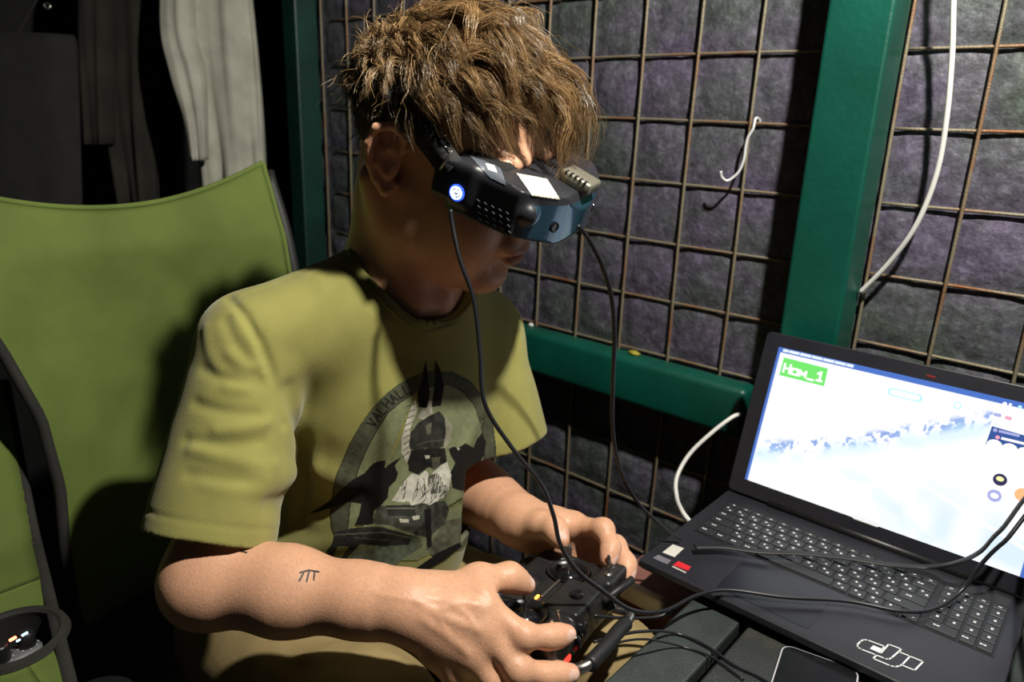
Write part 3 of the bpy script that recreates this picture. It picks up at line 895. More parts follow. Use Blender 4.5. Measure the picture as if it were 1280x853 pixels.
NAILS = []
for i, f in enumerate(NH['fingers']): NAILS.append((f[1], f[2], np.array([.80, -.25, .42]), (.0112, .0114, .0107, .0094)[i] * .78))
NAILS.append((NH['thumb'][2], NH['thumb'][3], np.array([.2, -.35, 1.0]), .0098))
for i, f in enumerate(FH['fingers']): NAILS.append((f[1], f[2], np.array([.85, .10, .10]), (.0112, .0114, .0107, .0094)[i] * .78))
NAILS.append((FH['thumb'][2], FH['thumb'][3], np.array([.75, -.35, .35]), .0098))
def build_body():
    S = SDF()
    # ---- trunk (under the clothes)
    S.ell((0, .012, .295), (.092, .115, .145), .04, fr=TF); S.ell((.0, .014, .12), (.086, .10, .14), .04, fr=TF)
    S.ell((-.01, 0, .0), (.095, .13, .10), .04, fr=TF)
    S.cap(NECK + t_up * -.015, SN, .050, .038, .02); S.cap(NECK + t_up * -.015, SFa, .050, .038, .02)
    # ---- head and neck
    H = HF
    S.cap(hw((-.028, 0, -.02)), NECK + t_f * -.005, .056, .060, .03)
    S.cap(hw((-.028, 0, .0)), NECK + t_f * -.012 + t_up * .01, .044, .052, .03)
    S.ell((-.004, 0, .046), (.090, .075, .086), .02, fr=H)
    S.ell((.032, 0, -.026), (.066, .064, .080), .03, fr=H)
    S.ell((.068, 0, .045), (.028, .058, .040), .02, fr=H)
    S.ell((.048, 0, -.072), (.046, .044, .042), .03, fr=H)
    for s in (-1, 1):
        S.chain([(.004, s * .054, -.03), (.012, s * .051, -.066), (.078, s * .016, -.104)], [.016, .016, .015], .02, fr=H)
        S.ell((.064, s * .040, -.034), (.030, .024, .034), .025, fr=H)
        S.ell((.050, s * .040, -.062), (.034, .020, .032), .03, fr=H)
        S.ell((.092, s * .032, .030), (.014, .026, .011), .012, fr=H)
        S.ell((.101, s * .031, .012), (.014, .017, .011), .012, 's', fr=H)
        S.ell((.083, s * .031, .011), (.0125, .0125, .0125), .003, fr=H)
        S.ell((.108, s * .0135, -.036), (.010, .008, .008), .006, fr=H)
        S.chain([hw((-.035, s * .062, -.03)), NECK + t_f * .055 + t_l * s * .014 + t_up * -.005], [.014, .011], .02)
    S.ell((.084, 0, -.102), (.018, .023, .017), .015, fr=H)
    S.chain([(.094, 0, .014), (.108, 0, -.010), (.120, 0, -.033)], [.009, .0095, .0105], .010, fr=H)
    S.ell((.102, 0, -.056), (.014, .027, .016), .012, fr=H)
    S.ell((.1095, 0, -.0612), (.0085, .0215, .0060), .004, fr=H); S.ell((.1070, 0, -.0722), (.0090, .0190, .0070), .004, fr=H)
    S.ell((.117, 0, -.0664), (.012, .024, .0014), .002, 's', fr=H)
    S.ell((.101, 0, -.084), (.008, .016, .006), .008, 's', fr=H)
    # ---- ears
    for s in (-1, 1):
        th = math.radians(24) * s
        er = np.array([[math.cos(th), math.sin(th), 0], [-math.sin(th), math.cos(th), 0], [0, 0, 1]])
        def ep(x, y, z): return np.array([-.004, s * .074, .002]) + er @ np.array([x, s * y, z])
        S.ell(ep(-.012, .004, .002), (.016, .0055, .027), .006, fr=H, rot=er)
        out = [(.004, .004, .012), (.003, .007, .026), (-.010, .010, .034), (-.024, .010, .028), (-.029, .009, .012), (-.025, .008, -.006), (-.017, .006, -.020), (-.006, .004, -.030), (.000, .002, -.022)]
        S.chain([ep(*p) for p in out], [.0035, .004, .0042, .0042, .004, .004, .0045, .006, .004], .003, fr=H)
        S.ell(ep(-.007, .011, .000), (.008, .006, .012), .003, 's', fr=H, rot=er)
        S.ell(ep(-.014, .012, .018), (.008, .005, .008), .003, 's', fr=H, rot=er)
        S.chain([ep(-.018, .007, .012), ep(-.017, .007, -.004), ep(-.008, .006, -.014)], [.003, .0035, .003], .003, fr=H)
    # ---- arms and hands
    S.chain([SN, SN * .5 + EN * .5, EN], [.040, .040, .038], .02)
    S.ell(EN, (.036,) * 3, .02)
    hand(S, WN, EN, **NH)
    S.chain([SFa, SFa * .5 + EF * .5, EF], [.042, .042, .038], .02)
    hand(S, WF, EF, **FH, sc=1.0)
    # tendons and veins on the back of the near hand
    def sp(x, y):
        r = ray(x, y); r = r / np.linalg.norm(r); t = .45
        for _ in range(50):
            f = float(S((CAM + r * t)[None])[0])
            if f < .0005: break
            t += max(f, .0005) * .85
        return CAM + r * t
    for pts, a, w in (([(535, 748), (565, 752), (594, 756)], .0012, .0040), ([(532, 762), (565, 776), (598, 788)], .0014, .0040), ([(528, 774), (558, 796), (584, 816)], .0013, .0040),
                      ([(520, 752), (545, 762), (566, 757), (584, 768), (590, 778)], .0011, .0022), ([(556, 762), (548, 776), (560, 792)], .0009, .0020), ([(470, 742), (500, 748), (525, 752)], .0008, .0024),
                      ([(618, 716), (622, 724)], -.0009, .0016), ([(630, 712), (634, 722)], -.0010, .0014), ([(637, 712), (641, 722)], -.0008, .0014), ([(575, 730), (592, 740), (606, 748)], -.0020, .0050)):
        P_ = [sp(x, y) for x, y in pts]; S.fold(P_, a, w)
    for dip, tip, sd, bb in NAILS:
        ax = _n(tip - dip); sd = _n(sd - ax * (sd @ ax)); sx = np.cross(ax, sd); c = tip - ax * .0005 + sd * bb * .62
        S.ell(c, (.0066, .0052, .0030), .0008, rot=np.stack([ax, sx, sd], 1))
        g = [c - ax * .0062 + sx * t * .0056 + sd * (.0022 - .0012 * t * t) + ax * (t * t) * .0035 for t in np.linspace(-1, 1, 7)]
        S.fold(g, -.0007, .0010)
    # creases over the finger joints
    for h in (NH, FH):
        for f, m in zip(h['fingers'], h['mcp']):
            ax = _n(f[1] - m)
            for o_ in (-.0022, .0012, .0042):
                c = f[0] + ax * o_; u_ = _n(np.cross(ax, [0, 0, 1])); v_ = np.cross(ax, u_)
                S.fold([c + (math.cos(a) * u_ + math.sin(a) * v_) * .0118 for a in np.linspace(0, 6.28, 13)], -.0005, .0011)
    me, V = mesh_sdf('body', S, (-1.0, .10, .40), (-.15, .82, 1.34), .0019, 17, 2)
    return S, me, V

body_sdf, me, V = build_body()
# skin colour: lips, ears, knuckles, nails, stubble, short dark hair roots at the temples
SK = np.array([0.66, 0.365, 0.23])
Cc = np.tile(SK, (len(V), 1)) * (1 + .10 * vnoise(V, 60)[:, None] + .06 * vnoise(V, 200)[:, None])
L = (V - HP) @ HR
def soft(d, r, w): return np.clip((r - d) / w, 0, 1)[:, None]
def mixc(m, c):
    global Cc
    Cc = Cc * (1 - m) + np.array(c) * m
lipd = np.sqrt(((L - np.array([.113, 0, -.0667])) / np.array([.014, .024, .0125])) ** 2 @ np.ones(3)); mixc(soft(lipd, 1.05, .25) * .75, (.42, .15, .12))
mou = np.sqrt(((L - np.array([.106, 0, -.052])) / np.array([.02, .030, .007])) ** 2 @ np.ones(3)); mixc(soft(mou, 1.1, .5) * .45, (.16, .09, .06))
eard = np.linalg.norm(L - np.array([-.014, -.082, 0]), axis=1); mixc(soft(eard, .04, .02) * .35, (.60, .23, .15))
for h in (NH, FH):
    for f in h['fingers']:
        d = np.linalg.norm(V - f[2], axis=1); mixc(soft(d, .016, .010) * .45, (.66, .29, .20))
        d = np.linalg.norm(V - f[0], axis=1); mixc(soft(d, .014, .010) * .25, (.58, .25, .17))
    d = np.linalg.norm(V - h['thumb'][3], axis=1); mixc(soft(d, .015, .010) * .4, (.66, .29, .20))
for dip, tip, sd, bb in NAILS:
    ax = _n(tip - dip); sd = _n(sd - ax * (sd @ ax)); sx = np.cross(ax, sd); c = tip - ax * .0005 + sd * bb * .62; q = V - c
    mk = ((q @ ax) / .0066) ** 2 + ((q @ sx) / .0054) ** 2 < 1.0; mk &= (q @ sd > -.0005) & (q @ sd < .006); Cc[mk] = (.74, .50, .41)
set_color(me, 'col', np.clip(Cc, 0, 1))
M_skin = mat('skin', (.6, .35, .25), 0.42, spec=.35, attr='col', var=.06, vscale=350, bump=.18, bscale=550, sss=.15)
person = empty('person', (-.66, .48, 0.0), 'person in olive t-shirt and video goggles, holding a radio controller with both hands', 'person')
body = put('body', me, M_skin, person, True)

# ---- t-shirt: loose shell with real sleeve, neck and hem openings
HEMN = at(263, 672, .712); HEMF = at(622, 552, .955)
def build_shirt():
    O = SDF(); I = SDF(); D = SDF(); th = .0075
    def both(kind, *a, grow=0.0, k=.03, fr=None):
        if kind == 'ell':
            c, r = a; r = np.array(r) + grow; O.ell(c, r, k, fr=fr); I.ell(c, r - th, k, fr=fr)
        else:
            p, q, ra, rb = a; O.cap(p, q, ra + grow, rb + grow, k, fr=fr); I.cap(p, q, ra + grow - th, rb + grow - th, k, fr=fr)
    both('ell', (.006, .014, .300), (.112, .132, .160), k=.04, fr=TF)
    both('ell', (.024, .034, .15), (.122, .130, .17), k=.05, fr=TF)
    both('ell', (.014, .018, .06), (.122, .150, .12), k=.05, fr=TF)
    both('cap', NECK + t_up * -.022 + t_f * .004, SN, .066, .058, k=.03)
    both('cap', NECK + t_up * -.022 + t_f * .004, SFa, .066, .058, k=.03)
    # sleeves
    O.cap(SN, HEMN, .058, .0625, .010); I.cap(SN, HEMN + (HEMN - SN) * .6, .058 - th, .0610, .010)
    O.cap(SFa, HEMF, .060, .066, .025); I.cap(SFa, HEMF + (HEMF - SFa) * .6, .060 - th, .0638, .025)
    # cut the rounded sleeve ends flat
    for A, Hm, tilt in ((SN, HEMN, np.array([0, 0, 0])), (SFa, HEMF, np.array([0, 0, 0]))):
        d = _n(Hm - A + tilt)
        O.cap(Hm + d * .047, Hm + d * .11, .10, .10, .002, 's') if False else None
        c = Hm.copy()
        def fn(P, c=c, d=d):
            q = (P - c) @ d; rad = np.linalg.norm((P - c) - q[:, None] * d, axis=1)
            return np.maximum(np.maximum(-q, q - .09), rad - .10)
        O._add(fn, c + d * .045, .12, .002, 's', None)
    # hem at the waist, neck opening
    I.cap(tw((0, 0, .02)), tw((0, 0, -.12)), .125, .125, .03)
    def hem(P):
        return -((P - PELV) @ t_up) - .035
    O._add(hem, PELV, 5.0, 0, 'i', None)
    # folds on the near sleeve
    def sp(x, y, d):
        r = ray(x, y); r = r / np.linalg.norm(r); t = .45
        for _ in range(60):
            f = float(O((CAM + r * t)[None])[0])
            if f < .0005: return CAM + r * t
            t += max(f, .0005) * .8
        return at(x, y, d)
    F = D.fold
    fr_ = np.random.default_rng(5)
    # fan of drag folds running from the armpit across the sleeve
    for k_, yl in enumerate((430, 452, 474, 498, 520, 544, 566, 588, 606)):
        xl = 250 - (yl - 430) * .22; xr = 330 + (yl - 430) * .12; a = (.0026 if k_ % 2 == 0 else -.0024) * (.5 + 1.0 * fr_.random()); dp = 30 - (yl - 430) * .07
        xs = np.linspace(xl + 8 + 38 * fr_.random(), xr - 34 * fr_.random(), 7); tt_ = (xs - xl) / (xr - xl)
        ys = yl + dp * (1.9 * tt_ - 1.25 * tt_ ** 2) + 4.0 * fr_.normal() + np.linspace(-6, 6, 7) * fr_.normal()
        F([sp(x, y, .68) for x, y in zip(xs, ys)], a, .0056 + .0012 * fr_.random())
    for pts, a, w in (([(282, 402), (300, 440), (318, 470)], -.0022, .006), ([(258, 410), (262, 440), (275, 462)], .0018, .006)):
        F([sp(x, y, .68) for x, y in pts], a, w)
    # hem stitching of the sleeve, armhole seam
    dN = _n(HEMN - SN)
    u = _n(np.cross(dN, [0, 0, 1])); v = np.cross(dN, u)
    ring = [HEMN - dN * .018 + (math.cos(a) * u + math.sin(a) * v) * .0635 for a in np.linspace(0, 2 * math.pi, 25)]
    F(ring, -.0014, .0022)
    F([sp(285, 372, .69), sp(305, 395, .68), sp(325, 430, .685), sp(345, 480, .70), sp(357, 530, .72)], -.0045, .0048)
    F([sp(277, 372, .69), sp(296, 395, .68), sp(316, 430, .685), sp(336, 480, .69)], .0014, .004)
    F([sp(362, 490, .72), sp(372, 520, .74), sp(377, 560, .76), sp(378, 605, .77), sp(372, 650, .77)], -.010, .0090)
    # shoulder seam, chest folds
    F([sp(440, 310, .80), sp(370, 345, .74), sp(290, 378, .70)], -.0012, .003)
    F([sp(330, 600, .72), sp(400, 590, .76), sp(430, 600, .77)], .006, .014)
    F([sp(340, 630, .72), sp(400, 640, .76), sp(450, 625, .77)], -.006, .013)
    F([sp(330, 690, .72), sp(420, 680, .76), sp(500, 650, .77)], .006, .013)
    F([sp(430, 330, .76), sp(400, 380, .72), sp(372, 440, .70)], -.0025, .014)
    F([sp(470, 400, .75), sp(440, 470, .72), sp(420, 540, .73)], .0025, .016)
    F([sp(600, 520, .80), sp(560, 600, .79), sp(520, 660, .79)], .004, .014)
    F([sp(645, 420, .86), sp(640, 480, .86), sp(625, 540, .86)], -.004, .010)
    D.disp(lambda P: .004 * vnoise(P, 11) + .0018 * vnoise(P, 27), (-.65, .5, .8), .6)
    NC = NECK + t_f * .018 + t_up * .018; nd = _n(hw((.01, 0, -.03)) - NECK)
    def fld(P, c=None, r=None):
        d = D(P, c, r) - 1.0; f = np.maximum(O(P, c, r) + d, -I(P, c, r) - d)
        # neck hole: tilted cylinder
        q = P - NC; h = q @ nd; rad = np.linalg.norm(q - h[:, None] * nd, axis=1) - .070 - np.clip(h, -.1, .1) * .25
        return np.maximum(f, -np.maximum(rad, -h - .055))
    me, V = mesh_sdf('t_shirt', fld, (-.95, .22, .50), (-.42, .86, 1.10), .0021, 17, 2)
    return me, V, NC, nd
me, V, NC, nd = build_shirt()
M_shirt = mat('olive_cotton', (0.270, 0.258, 0.075), 0.85, var=.07, vscale=25, bump=.25, bscale=900, sheen=.2, spec=.2)
shirt = put('t_shirt', me, M_shirt, person, True)
dg = bpy.context.evaluated_depsgraph_get()
def bvh_of(me):
    n = len(me.vertices); a = np.empty(n * 3, np.float32); me.vertices.foreach_get('co', a)
    pol = np.empty(len(me.polygons) * 4, np.int32); me.polygons.foreach_get('vertices', pol)
    return BVHTree.FromPolygons(a.reshape(-1, 3).tolist(), pol.reshape(-1, 4).tolist())
shirt_bvh = bvh_of(shirt.data); body_bvh = bvh_of(body.data)

# collar band following the neck opening
def collar():
    u = _n(np.cross(nd, [0, 1, 0])); v = np.cross(nd, u); pts = []
    for a in np.linspace(0, 2 * math.pi, 49):
        d = math.cos(a) * u + math.sin(a) * v
        best = None
        for h in np.linspace(.05, -.06, 45):
            p = NC + nd * h + d * (.072 + h * .25)
            hit = shirt_bvh.find_nearest(Vector(p))
            if best is None or hit[3] < best[0]: best = (hit[3], np.array(hit[0]))
        pts.append(best[1])
    P = np.array(pts)
    for _ in range(6): P[:-1] = (np.roll(P[:-1], 1, 0) + P[:-1] * 2 + np.roll(P[:-1], -1, 0)) / 4; P[-1] = P[0]
    return P
CP = collar()
o = tube('collar', CP + nd * .001, .0082, mat('olive_rib', (0.250, 0.238, 0.070), 0.85, var=.05, bump=.5, bscale=700), shirt, 10, .55, up=tuple(nd))

# ---- trousers
def build_pants():
    O = SDF()
    for y, s in ((.36, 1), (.60, -1)):
        O.chain([(-.77, y + .03 * s, .53), (-.50, y + .01 * s, .56), (-.36, y, .575), (-.357, y, .50), (-.375, y, .12)], [.092, .076, .064, .062, .06], .03)
    O.ell((-.005, 0, -.005), (.118, .155, .115), .05, fr=TF)
    for i in range(26):
        y = (.36, .60)[i % 2]; x = -.34 - .38 * rng.random(); a = rng.random() * 6.28
        p = np.array([x, y + .07 * (rng.random() - .5), .635]); d = np.array([.05 * math.cos(a), .06 * math.sin(a), 0])
        O.fold([p - d, p, p + d], .008 * (rng.random() - .45), .010)
    O.disp(lambda P: .006 * vnoise(P, 14), (-.5, .5, .5), .8)
    return mesh_sdf('trousers', O, (-.98, .22, .06), (-.24, .74, .72), .004, 14, 2)[0]
M_pants = mat('khaki_cotton', (0.30, 0.225, 0.105), 0.9, var=.12, vscale=22, bump=.3, bscale=700, spec=.2)
pants = put('trousers', build_pants(), M_pants, person, True)

M_shoe = mat('shoe_leather', (.03, .026, .022), .6, var=.2)
for y in (.36, .60):
    S = SDF(); S.rbox((-.33, y, .012), (.135, .046, .012), .010, .01); S.cap((-.40, y, .06), (-.26, y, .045), .045, .036, .03); S.cap((-.385, y, .06), (-.378, y, .125), .045, .046, .02)
    put('shoe', mesh_sdf('shoe', S, (-.52, y - .1, -.01), (-.15, y + .1, .2), .005, 12, 1)[0], M_shoe, person, True)

# ================================================================== hair
g_loc = HR.T @ np.array([0, 0, -1.0])
HC = np.array([-.004, 0, .046]); HRAD = np.array([.090, .075, .086])
def build_hair():
    r = np.random.default_rng(21)
    roots = []; 
    while len(roots) < 620:
        d = r.normal(size=3); d /= np.linalg.norm(d)
        p = HC + d * HRAD
        phi = math.atan2(p[1], p[0] - HC[0])
        front = max(0, math.cos(phi)); back = max(0, -math.cos(phi)); side = abs(math.sin(phi))
        zb = .090 * front ** 2 + .046 * side ** 2 - .030 * back ** 2
        if p[2] > zb: roots.append((p, d, phi, p[2] - zb))
    P0 = np.array([a[0] for a in roots]); N0 = np.array([a[1] for a in roots]); N0 = N0 / HRAD; N0 /= np.linalg.norm(N0, axis=1)[:, None]
    top = np.clip((P0[:, 2] - .050) / .035, 0, 1)
    n = len(P0); K = 12
    Ls = (.018 + .010 * r.random(n)) * (1 - top) + (.088 + .045 * r.random(n)) * top
    frontness = np.clip((P0[:, 0] - .01) / .06, 0, 1)
    Ls *= 1 + .28 * frontness * top
    Ls *= 1 - .78 * np.clip((.0 - P0[:, 0]) / .06, 0, 1) * top
    Ls *= 1 - .40 * np.clip((np.abs(P0[:, 1]) - .03) / .04, 0, 1) * top
    Ls *= 1 - .26 * np.clip((P0[:, 0] + .01) / .05, 0, 1) * np.clip((.012 - P0[:, 1]) / .025, 0, 1) * top
    nz = np.stack([vnoise(P0 + 7.1 * q, 28) for q in (1, 2, 3)], 1)
    step = Ls / (K - 1)
    # growth directions: swept forward from the crown, falling to the near side, lifted at the roots
    swirl = np.stack([np.full(n, .80), np.sign(P0[:, 1] + .03) * (.10 + 2.2 * np.abs(P0[:, 1])), np.zeros(n)], 1)
    swirl[:, 1] += .30
    swirl += 1.3 * nz + .22 * r.normal(size=(n, 3))
    low = np.stack([.25 * np.ones(n), np.zeros(n), -1.0 * np.ones(n)], 1)
    flow = swirl * top[:, None] + low * (1 - top)[:, None]
    back = np.clip((-.02 - P0[:, 0]) / .04, 0, 1)
    dirv = N0 * (.95 * top * (1 - .6 * back) + .30)[:, None] + flow * .45
    dirv /= np.linalg.norm(dirv, axis=1)[:, None]
    path = [P0 - N0 * .002]; p = path[0].copy()
    ph = r.random(n) * 6.28; wl = .034 + .030 * r.random(n); wax = r.normal(size=(n, 3)); amp = 1.0 + .9 * r.random(n)
    for k in range(1, K):
        t = k / (K - 1); arc = step * k
        q = (p - HC) / HRAD; nn = q / HRAD; nn /= np.linalg.norm(nn, axis=1)[:, None]
        out = np.linalg.norm(q, axis=1)
        tan = flow - nn * (flow * nn).sum(1)[:, None]
        dirv = dirv + tan * .34 + g_loc * (.04 + .30 * t) * top[:, None] + nn * np.clip(1.20 - out, -.2, .4)[:, None] * .8 * top[:, None]
        dirv += wax * (np.cos(arc / wl * 6.28 + ph) * amp * .22 * top)[:, None]
        dirv /= np.linalg.norm(dirv, axis=1)[:, None]
        p = p + dirv * step[:, None]
        q = (p - HC) / HRAD; out = np.linalg.norm(q, axis=1); mn = 1.05 + .03 * top
        p = np.where((out < mn)[:, None], HC + q / out[:, None] * mn[:, None] * HRAD, p)
        path.append(p.copy())
    G = np.stack(path, 1)                                  # n, K, 3
    # strands around each guide, gathered towards the tips
    C = 34
    V_all = []; col_all = []
    shade = .22 + 1.15 * r.random(n) ** 1.2
    m = n * C
    gi = np.repeat(np.arange(n), C)
    u = np.cross(N0, [0.3, .2, .9]); u /= np.linalg.norm(u, axis=1)[:, None]; v = np.cross(N0, u)
    a = r.random(m) * 6.28; rad = .0105 * np.sqrt(r.random(m))
    off = (np.cos(a) * rad)[:, None] * u[gi] + (np.sin(a) * rad)[:, None] * v[gi]
    tt = np.linspace(0, 1, K)
    # neighbour guide blending gives volume between clumps
    S = G[gi].copy()
    scale = (1 - .80 * tt ** .9)[None, :, None]
    S = S + off[:, None, :] * scale
    fr = r.normal(size=(m, 3)) * .0022; ph2 = r.random((m, 1)) * 6.28; w2 = 5 + 6 * r.random((m, 1))
    S += fr[:, None, :] * np.sin(w2 * tt[None] + ph2)[..., None] * tt[None, :, None]
    fly = (r.random(m) < .07)[:, None, None] * r.normal(size=(m, 1, 3)) * .014 * (tt ** 1.5)[None, :, None]
    S += fly
    lenf = (.75 + .25 * r.random(m))
    S = S[:, :1] + (S - S[:, :1]) * lenf[:, None, None]
    W = S @ HR.T + HP
    # three-sided tapering tubes
    T = np.gradient(W, axis=1); T /= np.linalg.norm(T, axis=2)[..., None] + 1e-12
    ref = np.tile(np.array([.31, .77, .55]), (m, K, 1))
    A = np.cross(T, ref); A /= np.linalg.norm(A, axis=2)[..., None] + 1e-12; B = np.cross(T, A)
    wd = (.00034 * (1 - .75 * tt ** 2))[None, :, None] * (.7 + .6 * r.random((m, 1, 1)))
    ring = [W + wd * (math.cos(q) * A + math.sin(q) * B) for q in (0, 2.094, 4.189)]
    VV = np.stack(ring, 2).reshape(-1, 3)                   # m, K, 3
    i = (np.arange(m)[:, None, None] * K + np.arange(K - 1)[None, :, None]) * 3; j = np.arange(3)[None, None]; j2 = (j + 1) % 3
    Q = np.stack([i + j, i + j2, i + 3 + j2, i + 3 + j], -1).reshape(-1, 4)
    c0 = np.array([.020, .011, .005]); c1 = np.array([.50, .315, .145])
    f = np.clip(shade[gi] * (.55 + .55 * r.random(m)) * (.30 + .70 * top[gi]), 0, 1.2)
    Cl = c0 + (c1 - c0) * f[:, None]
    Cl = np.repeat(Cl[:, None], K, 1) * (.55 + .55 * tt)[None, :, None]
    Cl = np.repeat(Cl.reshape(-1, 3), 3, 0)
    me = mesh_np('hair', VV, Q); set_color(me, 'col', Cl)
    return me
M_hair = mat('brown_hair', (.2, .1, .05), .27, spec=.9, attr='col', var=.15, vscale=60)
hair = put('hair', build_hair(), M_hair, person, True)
hair['kind'] = 'stuff'

# ================================================================== print on the t-shirt
def pip(X, Y, poly):
    c = np.zeros(X.shape, bool); n = len(poly)
    for i in range(n):
        x1, y1 = poly[i]; x2, y2 = poly[(i + 1) % n]
        if y1 == y2: continue
        c ^= ((y1 > Y) != (y2 > Y)) & (X < (x2 - x1) * (Y - y1) / (y2 - y1) + x1)
    return c
def seg_mask(X, Y, pts, w):
    m = np.zeros(X.shape, bool)
    for (x1, y1), (x2, y2) in zip(pts[:-1], pts[1:]):
        dx, dy = x2 - x1, y2 - y1; L = dx * dx + dy * dy + 1e-9
        t = np.clip(((X - x1) * dx + (Y - y1) * dy) / L, 0, 1)
        m |= (X - x1 - t * dx) ** 2 + (Y - y1 - t * dy) ** 2 < w * w
    return m
def decal(name, x0, x1, y0, y1, step, paint, bvh, mat_, parent, lift=.0006):
    """lay a printed film on the surface found along the viewing direction; returns a mesh hugging the cloth"""
    xs = np.arange(x0, x1, step); ys = np.arange(y0, y1, step)
    X, Y = np.meshgrid(xs, ys, indexing='ij')
    ink, C = paint(X, Y)
    need = ink.copy()
    need[1:] |= ink[:-1]; need[:-1] |= ink[1:]; need[:, 1:] |= need[:, :-1].copy(); need[:, :-1] |= need[:, 1:].copy()
    idx = -np.ones(X.shape, int); V = []; dep = []
    o = Vector(CAM)
    for i, j in np.argwhere(need):
        r = ray(X[i, j], Y[i, j])
        h = bvh.ray_cast(o, Vector(r))
        if h[0] is None: continue
        idx[i, j] = len(V); V.append(np.array(h[0]) + np.array(h[1]) * lift * (1 if Vector(h[1]).dot(Vector(r)) < 0 else -1)); dep.append(h[3])
    idv = idx[:-1, :-1], idx[1:, :-1], idx[1:, 1:], idx[:-1, 1:]
    ok = (idv[0] >= 0) & (idv[1] >= 0) & (idv[2] >= 0) & (idv[3] >= 0) & ink[:-1, :-1]
    Q = np.stack(idv, -1)[ok][:, ::-1]
    V = np.array(V)
    span = np.max([np.linalg.norm(V[Q[:, a]] - V[Q[:, (a + 1) % 4]], axis=1) for a in range(4)], axis=0)
    Q = Q[span < step * .006]
    me = mesh_np(name, V, Q)
    set_color(me, 'col', C[idx >= 0] if False else np.array([C[i, j] for i, j in np.argwhere(idx >= 0)])[np.argsort(idx[idx >= 0])])
    return put(name, me, mat_, parent, True)
k5 = lambda pts: [(380 + x * .352, 440 + y * .352) for x, y in pts]
SH = np.array([0.270, 0.258, 0.075])
def paint_print(X, Y):
    ink = np.zeros(X.shape, bool); C = np.tile(SH, X.shape + (1,)).astype(float)
    gx = vnoise(np.stack([X * .05, Y * .05, 0 * X], -1), 1.0); g2 = vnoise(np.stack([X * .2, Y * .2, 0 * X], -1), 1.0)
    def fill(poly, col, tex=0.0, raw=False):
        m = pip(X, Y, poly if raw else k5(poly)); ink[m] = True
        c = np.array(col)[None] * (1 + tex * 2 * (gx[m] + g2[m]))[:, None]
        C[m] = np.clip(c, 0, 1)
        return m
    def line(pts, w, col):
        m = seg_mask(X, Y, k5(pts), w); ink[m] = True; C[m] = col
    outer = [(392, 88), (340, 112), (290, 150), (240, 203), (200, 260), (165, 320), (140, 380), (118, 430), (105, 480), (97, 530), (95, 580), (99, 620), (110, 655)]
    inner = [(150, 668), (155, 630), (160, 600), (162, 560), (168, 520), (178, 470), (192, 420), (215, 362), (242, 310), (270, 260), (300, 215), (340, 180), (392, 148)]
    right_o = [(440, 70), (520, 70), (590, 105), (640, 170), (668, 250), (680, 340), (676, 440), (655, 540), (620, 620)]
    right_i = [(590, 610), (620, 530), (636, 440), (640, 340), (628, 260), (604, 190), (562, 140), (510, 115), (440, 125)]
    fill(inner[::-1] + right_i[::-1] + [(560, 660), (400, 740), (250, 740), (170, 720)], (.205, .232, .125), .12)
    fill(outer + inner, (.075, .082, .052), .15)
    fill(outer[:1][::-1] + right_o + right_i + [(392, 148)], (.075, .082, .052), .15)
    line(outer, .6, (.02, .022, .014)); line(inner, .6, (.02, .022, .014)); line(right_o, .6, (.02, .022, .014)); line(right_i, .6, (.02, .022, .014))
    # lettering round the ring
    ctr = [((a[0] + b[0]) / 2, (a[1] + b[1]) / 2) for a, b in zip(outer, inner[::-1])]
    ctr = ctr[::-1]
    cum = [0]
    for a, b in zip(ctr[:-1], ctr[1:]): cum.append(cum[-1] + math.hypot(b[0] - a[0], b[1] - a[1]))
    def along(s):
        for i in range(len(cum) - 1):
            if cum[i + 1] >= s or i == len(cum) - 2:
                t = (s - cum[i]) / (cum[i + 1] - cum[i]); a, b = ctr[i], ctr[i + 1]
                d = ((b[0] - a[0]), (b[1] - a[1])); L = math.hypot(*d)
                return (a[0] + d[0] * t, a[1] + d[1] * t), (d[0] / L, d[1] / L)
    FONT = {'V': [[(0, 1), (.5, 0), (1, 1)]], 'A': [[(0, 0), (.5, 1), (1, 0)], [(.2, .4), (.8, .4)]], 'L': [[(0, 1), (0, 0), (.9, 0)]], 'H': [[(0, 0), (0, 1)], [(1, 0), (1, 1)], [(0, .5), (1, .5)]]}
    total = cum[-1]
    hgt = 34; wid = 20; s0 = total - 205
    for i, ch in enumerate('VALHALL'):
        (cx, cy), (dx, dy) = along(s0 + i * 29)
        nx, ny = dy, -dx
        for st in FONT[ch]:
            line([(cx + dx * (x - .5) * wid + nx * (y - .5) * hgt, cy + dy * (x - .5) * wid + ny * (y - .5) * hgt) for x, y in st], 1.05, (.012, .013, .010))
    for i in range(7):
        (cx, cy), (dx, dy) = along(s0 - 60 - i * 34); nx, ny = dy, -dx
        line([(cx + nx * 12, cy + ny * 12), (cx - nx * 12, cy - ny * 12)], .6, (.035, .038, .026))
        line([(cx + nx * 10, cy + ny * 10), (cx + dx * 12, cy + dy * 12)], .6, (.035, .038, .026))
    DK = (.010, .010, .010); GR = (.055, .060, .048); LT = (.52, .51, .42)
    # cloak, armour, weapons, smoke
    fill([(165, 720), (260, 690), (400, 648), (420, 690), (330, 750), (240, 790), (170, 795)], (.12, .145, .10), .3)
    fill([(505, 600), (620, 575), (612, 640), (560, 700), (470, 735), (430, 700)], (.120, .122, .085), .4)
    fill([(262, 548), (400, 540), (500, 528), (515, 560), (500, 610), (440, 660), (400, 650), (300, 615), (240, 610)], GR, .5)
    fill([(290, 545), (392, 545), (396, 585), (300, 582)], (.022, .024, .022), .3); line([(292, 555), (392, 556)], .8, (.16, .16, .12))
    fill([(338, 592), (372, 596), (370, 607), (342, 605)], LT); fill([(384, 584), (410, 580), (408, 594), (386, 598)], LT)
    fill([(232, 620), (260, 618), (262, 632), (236, 634)], (.16, .18, .10))
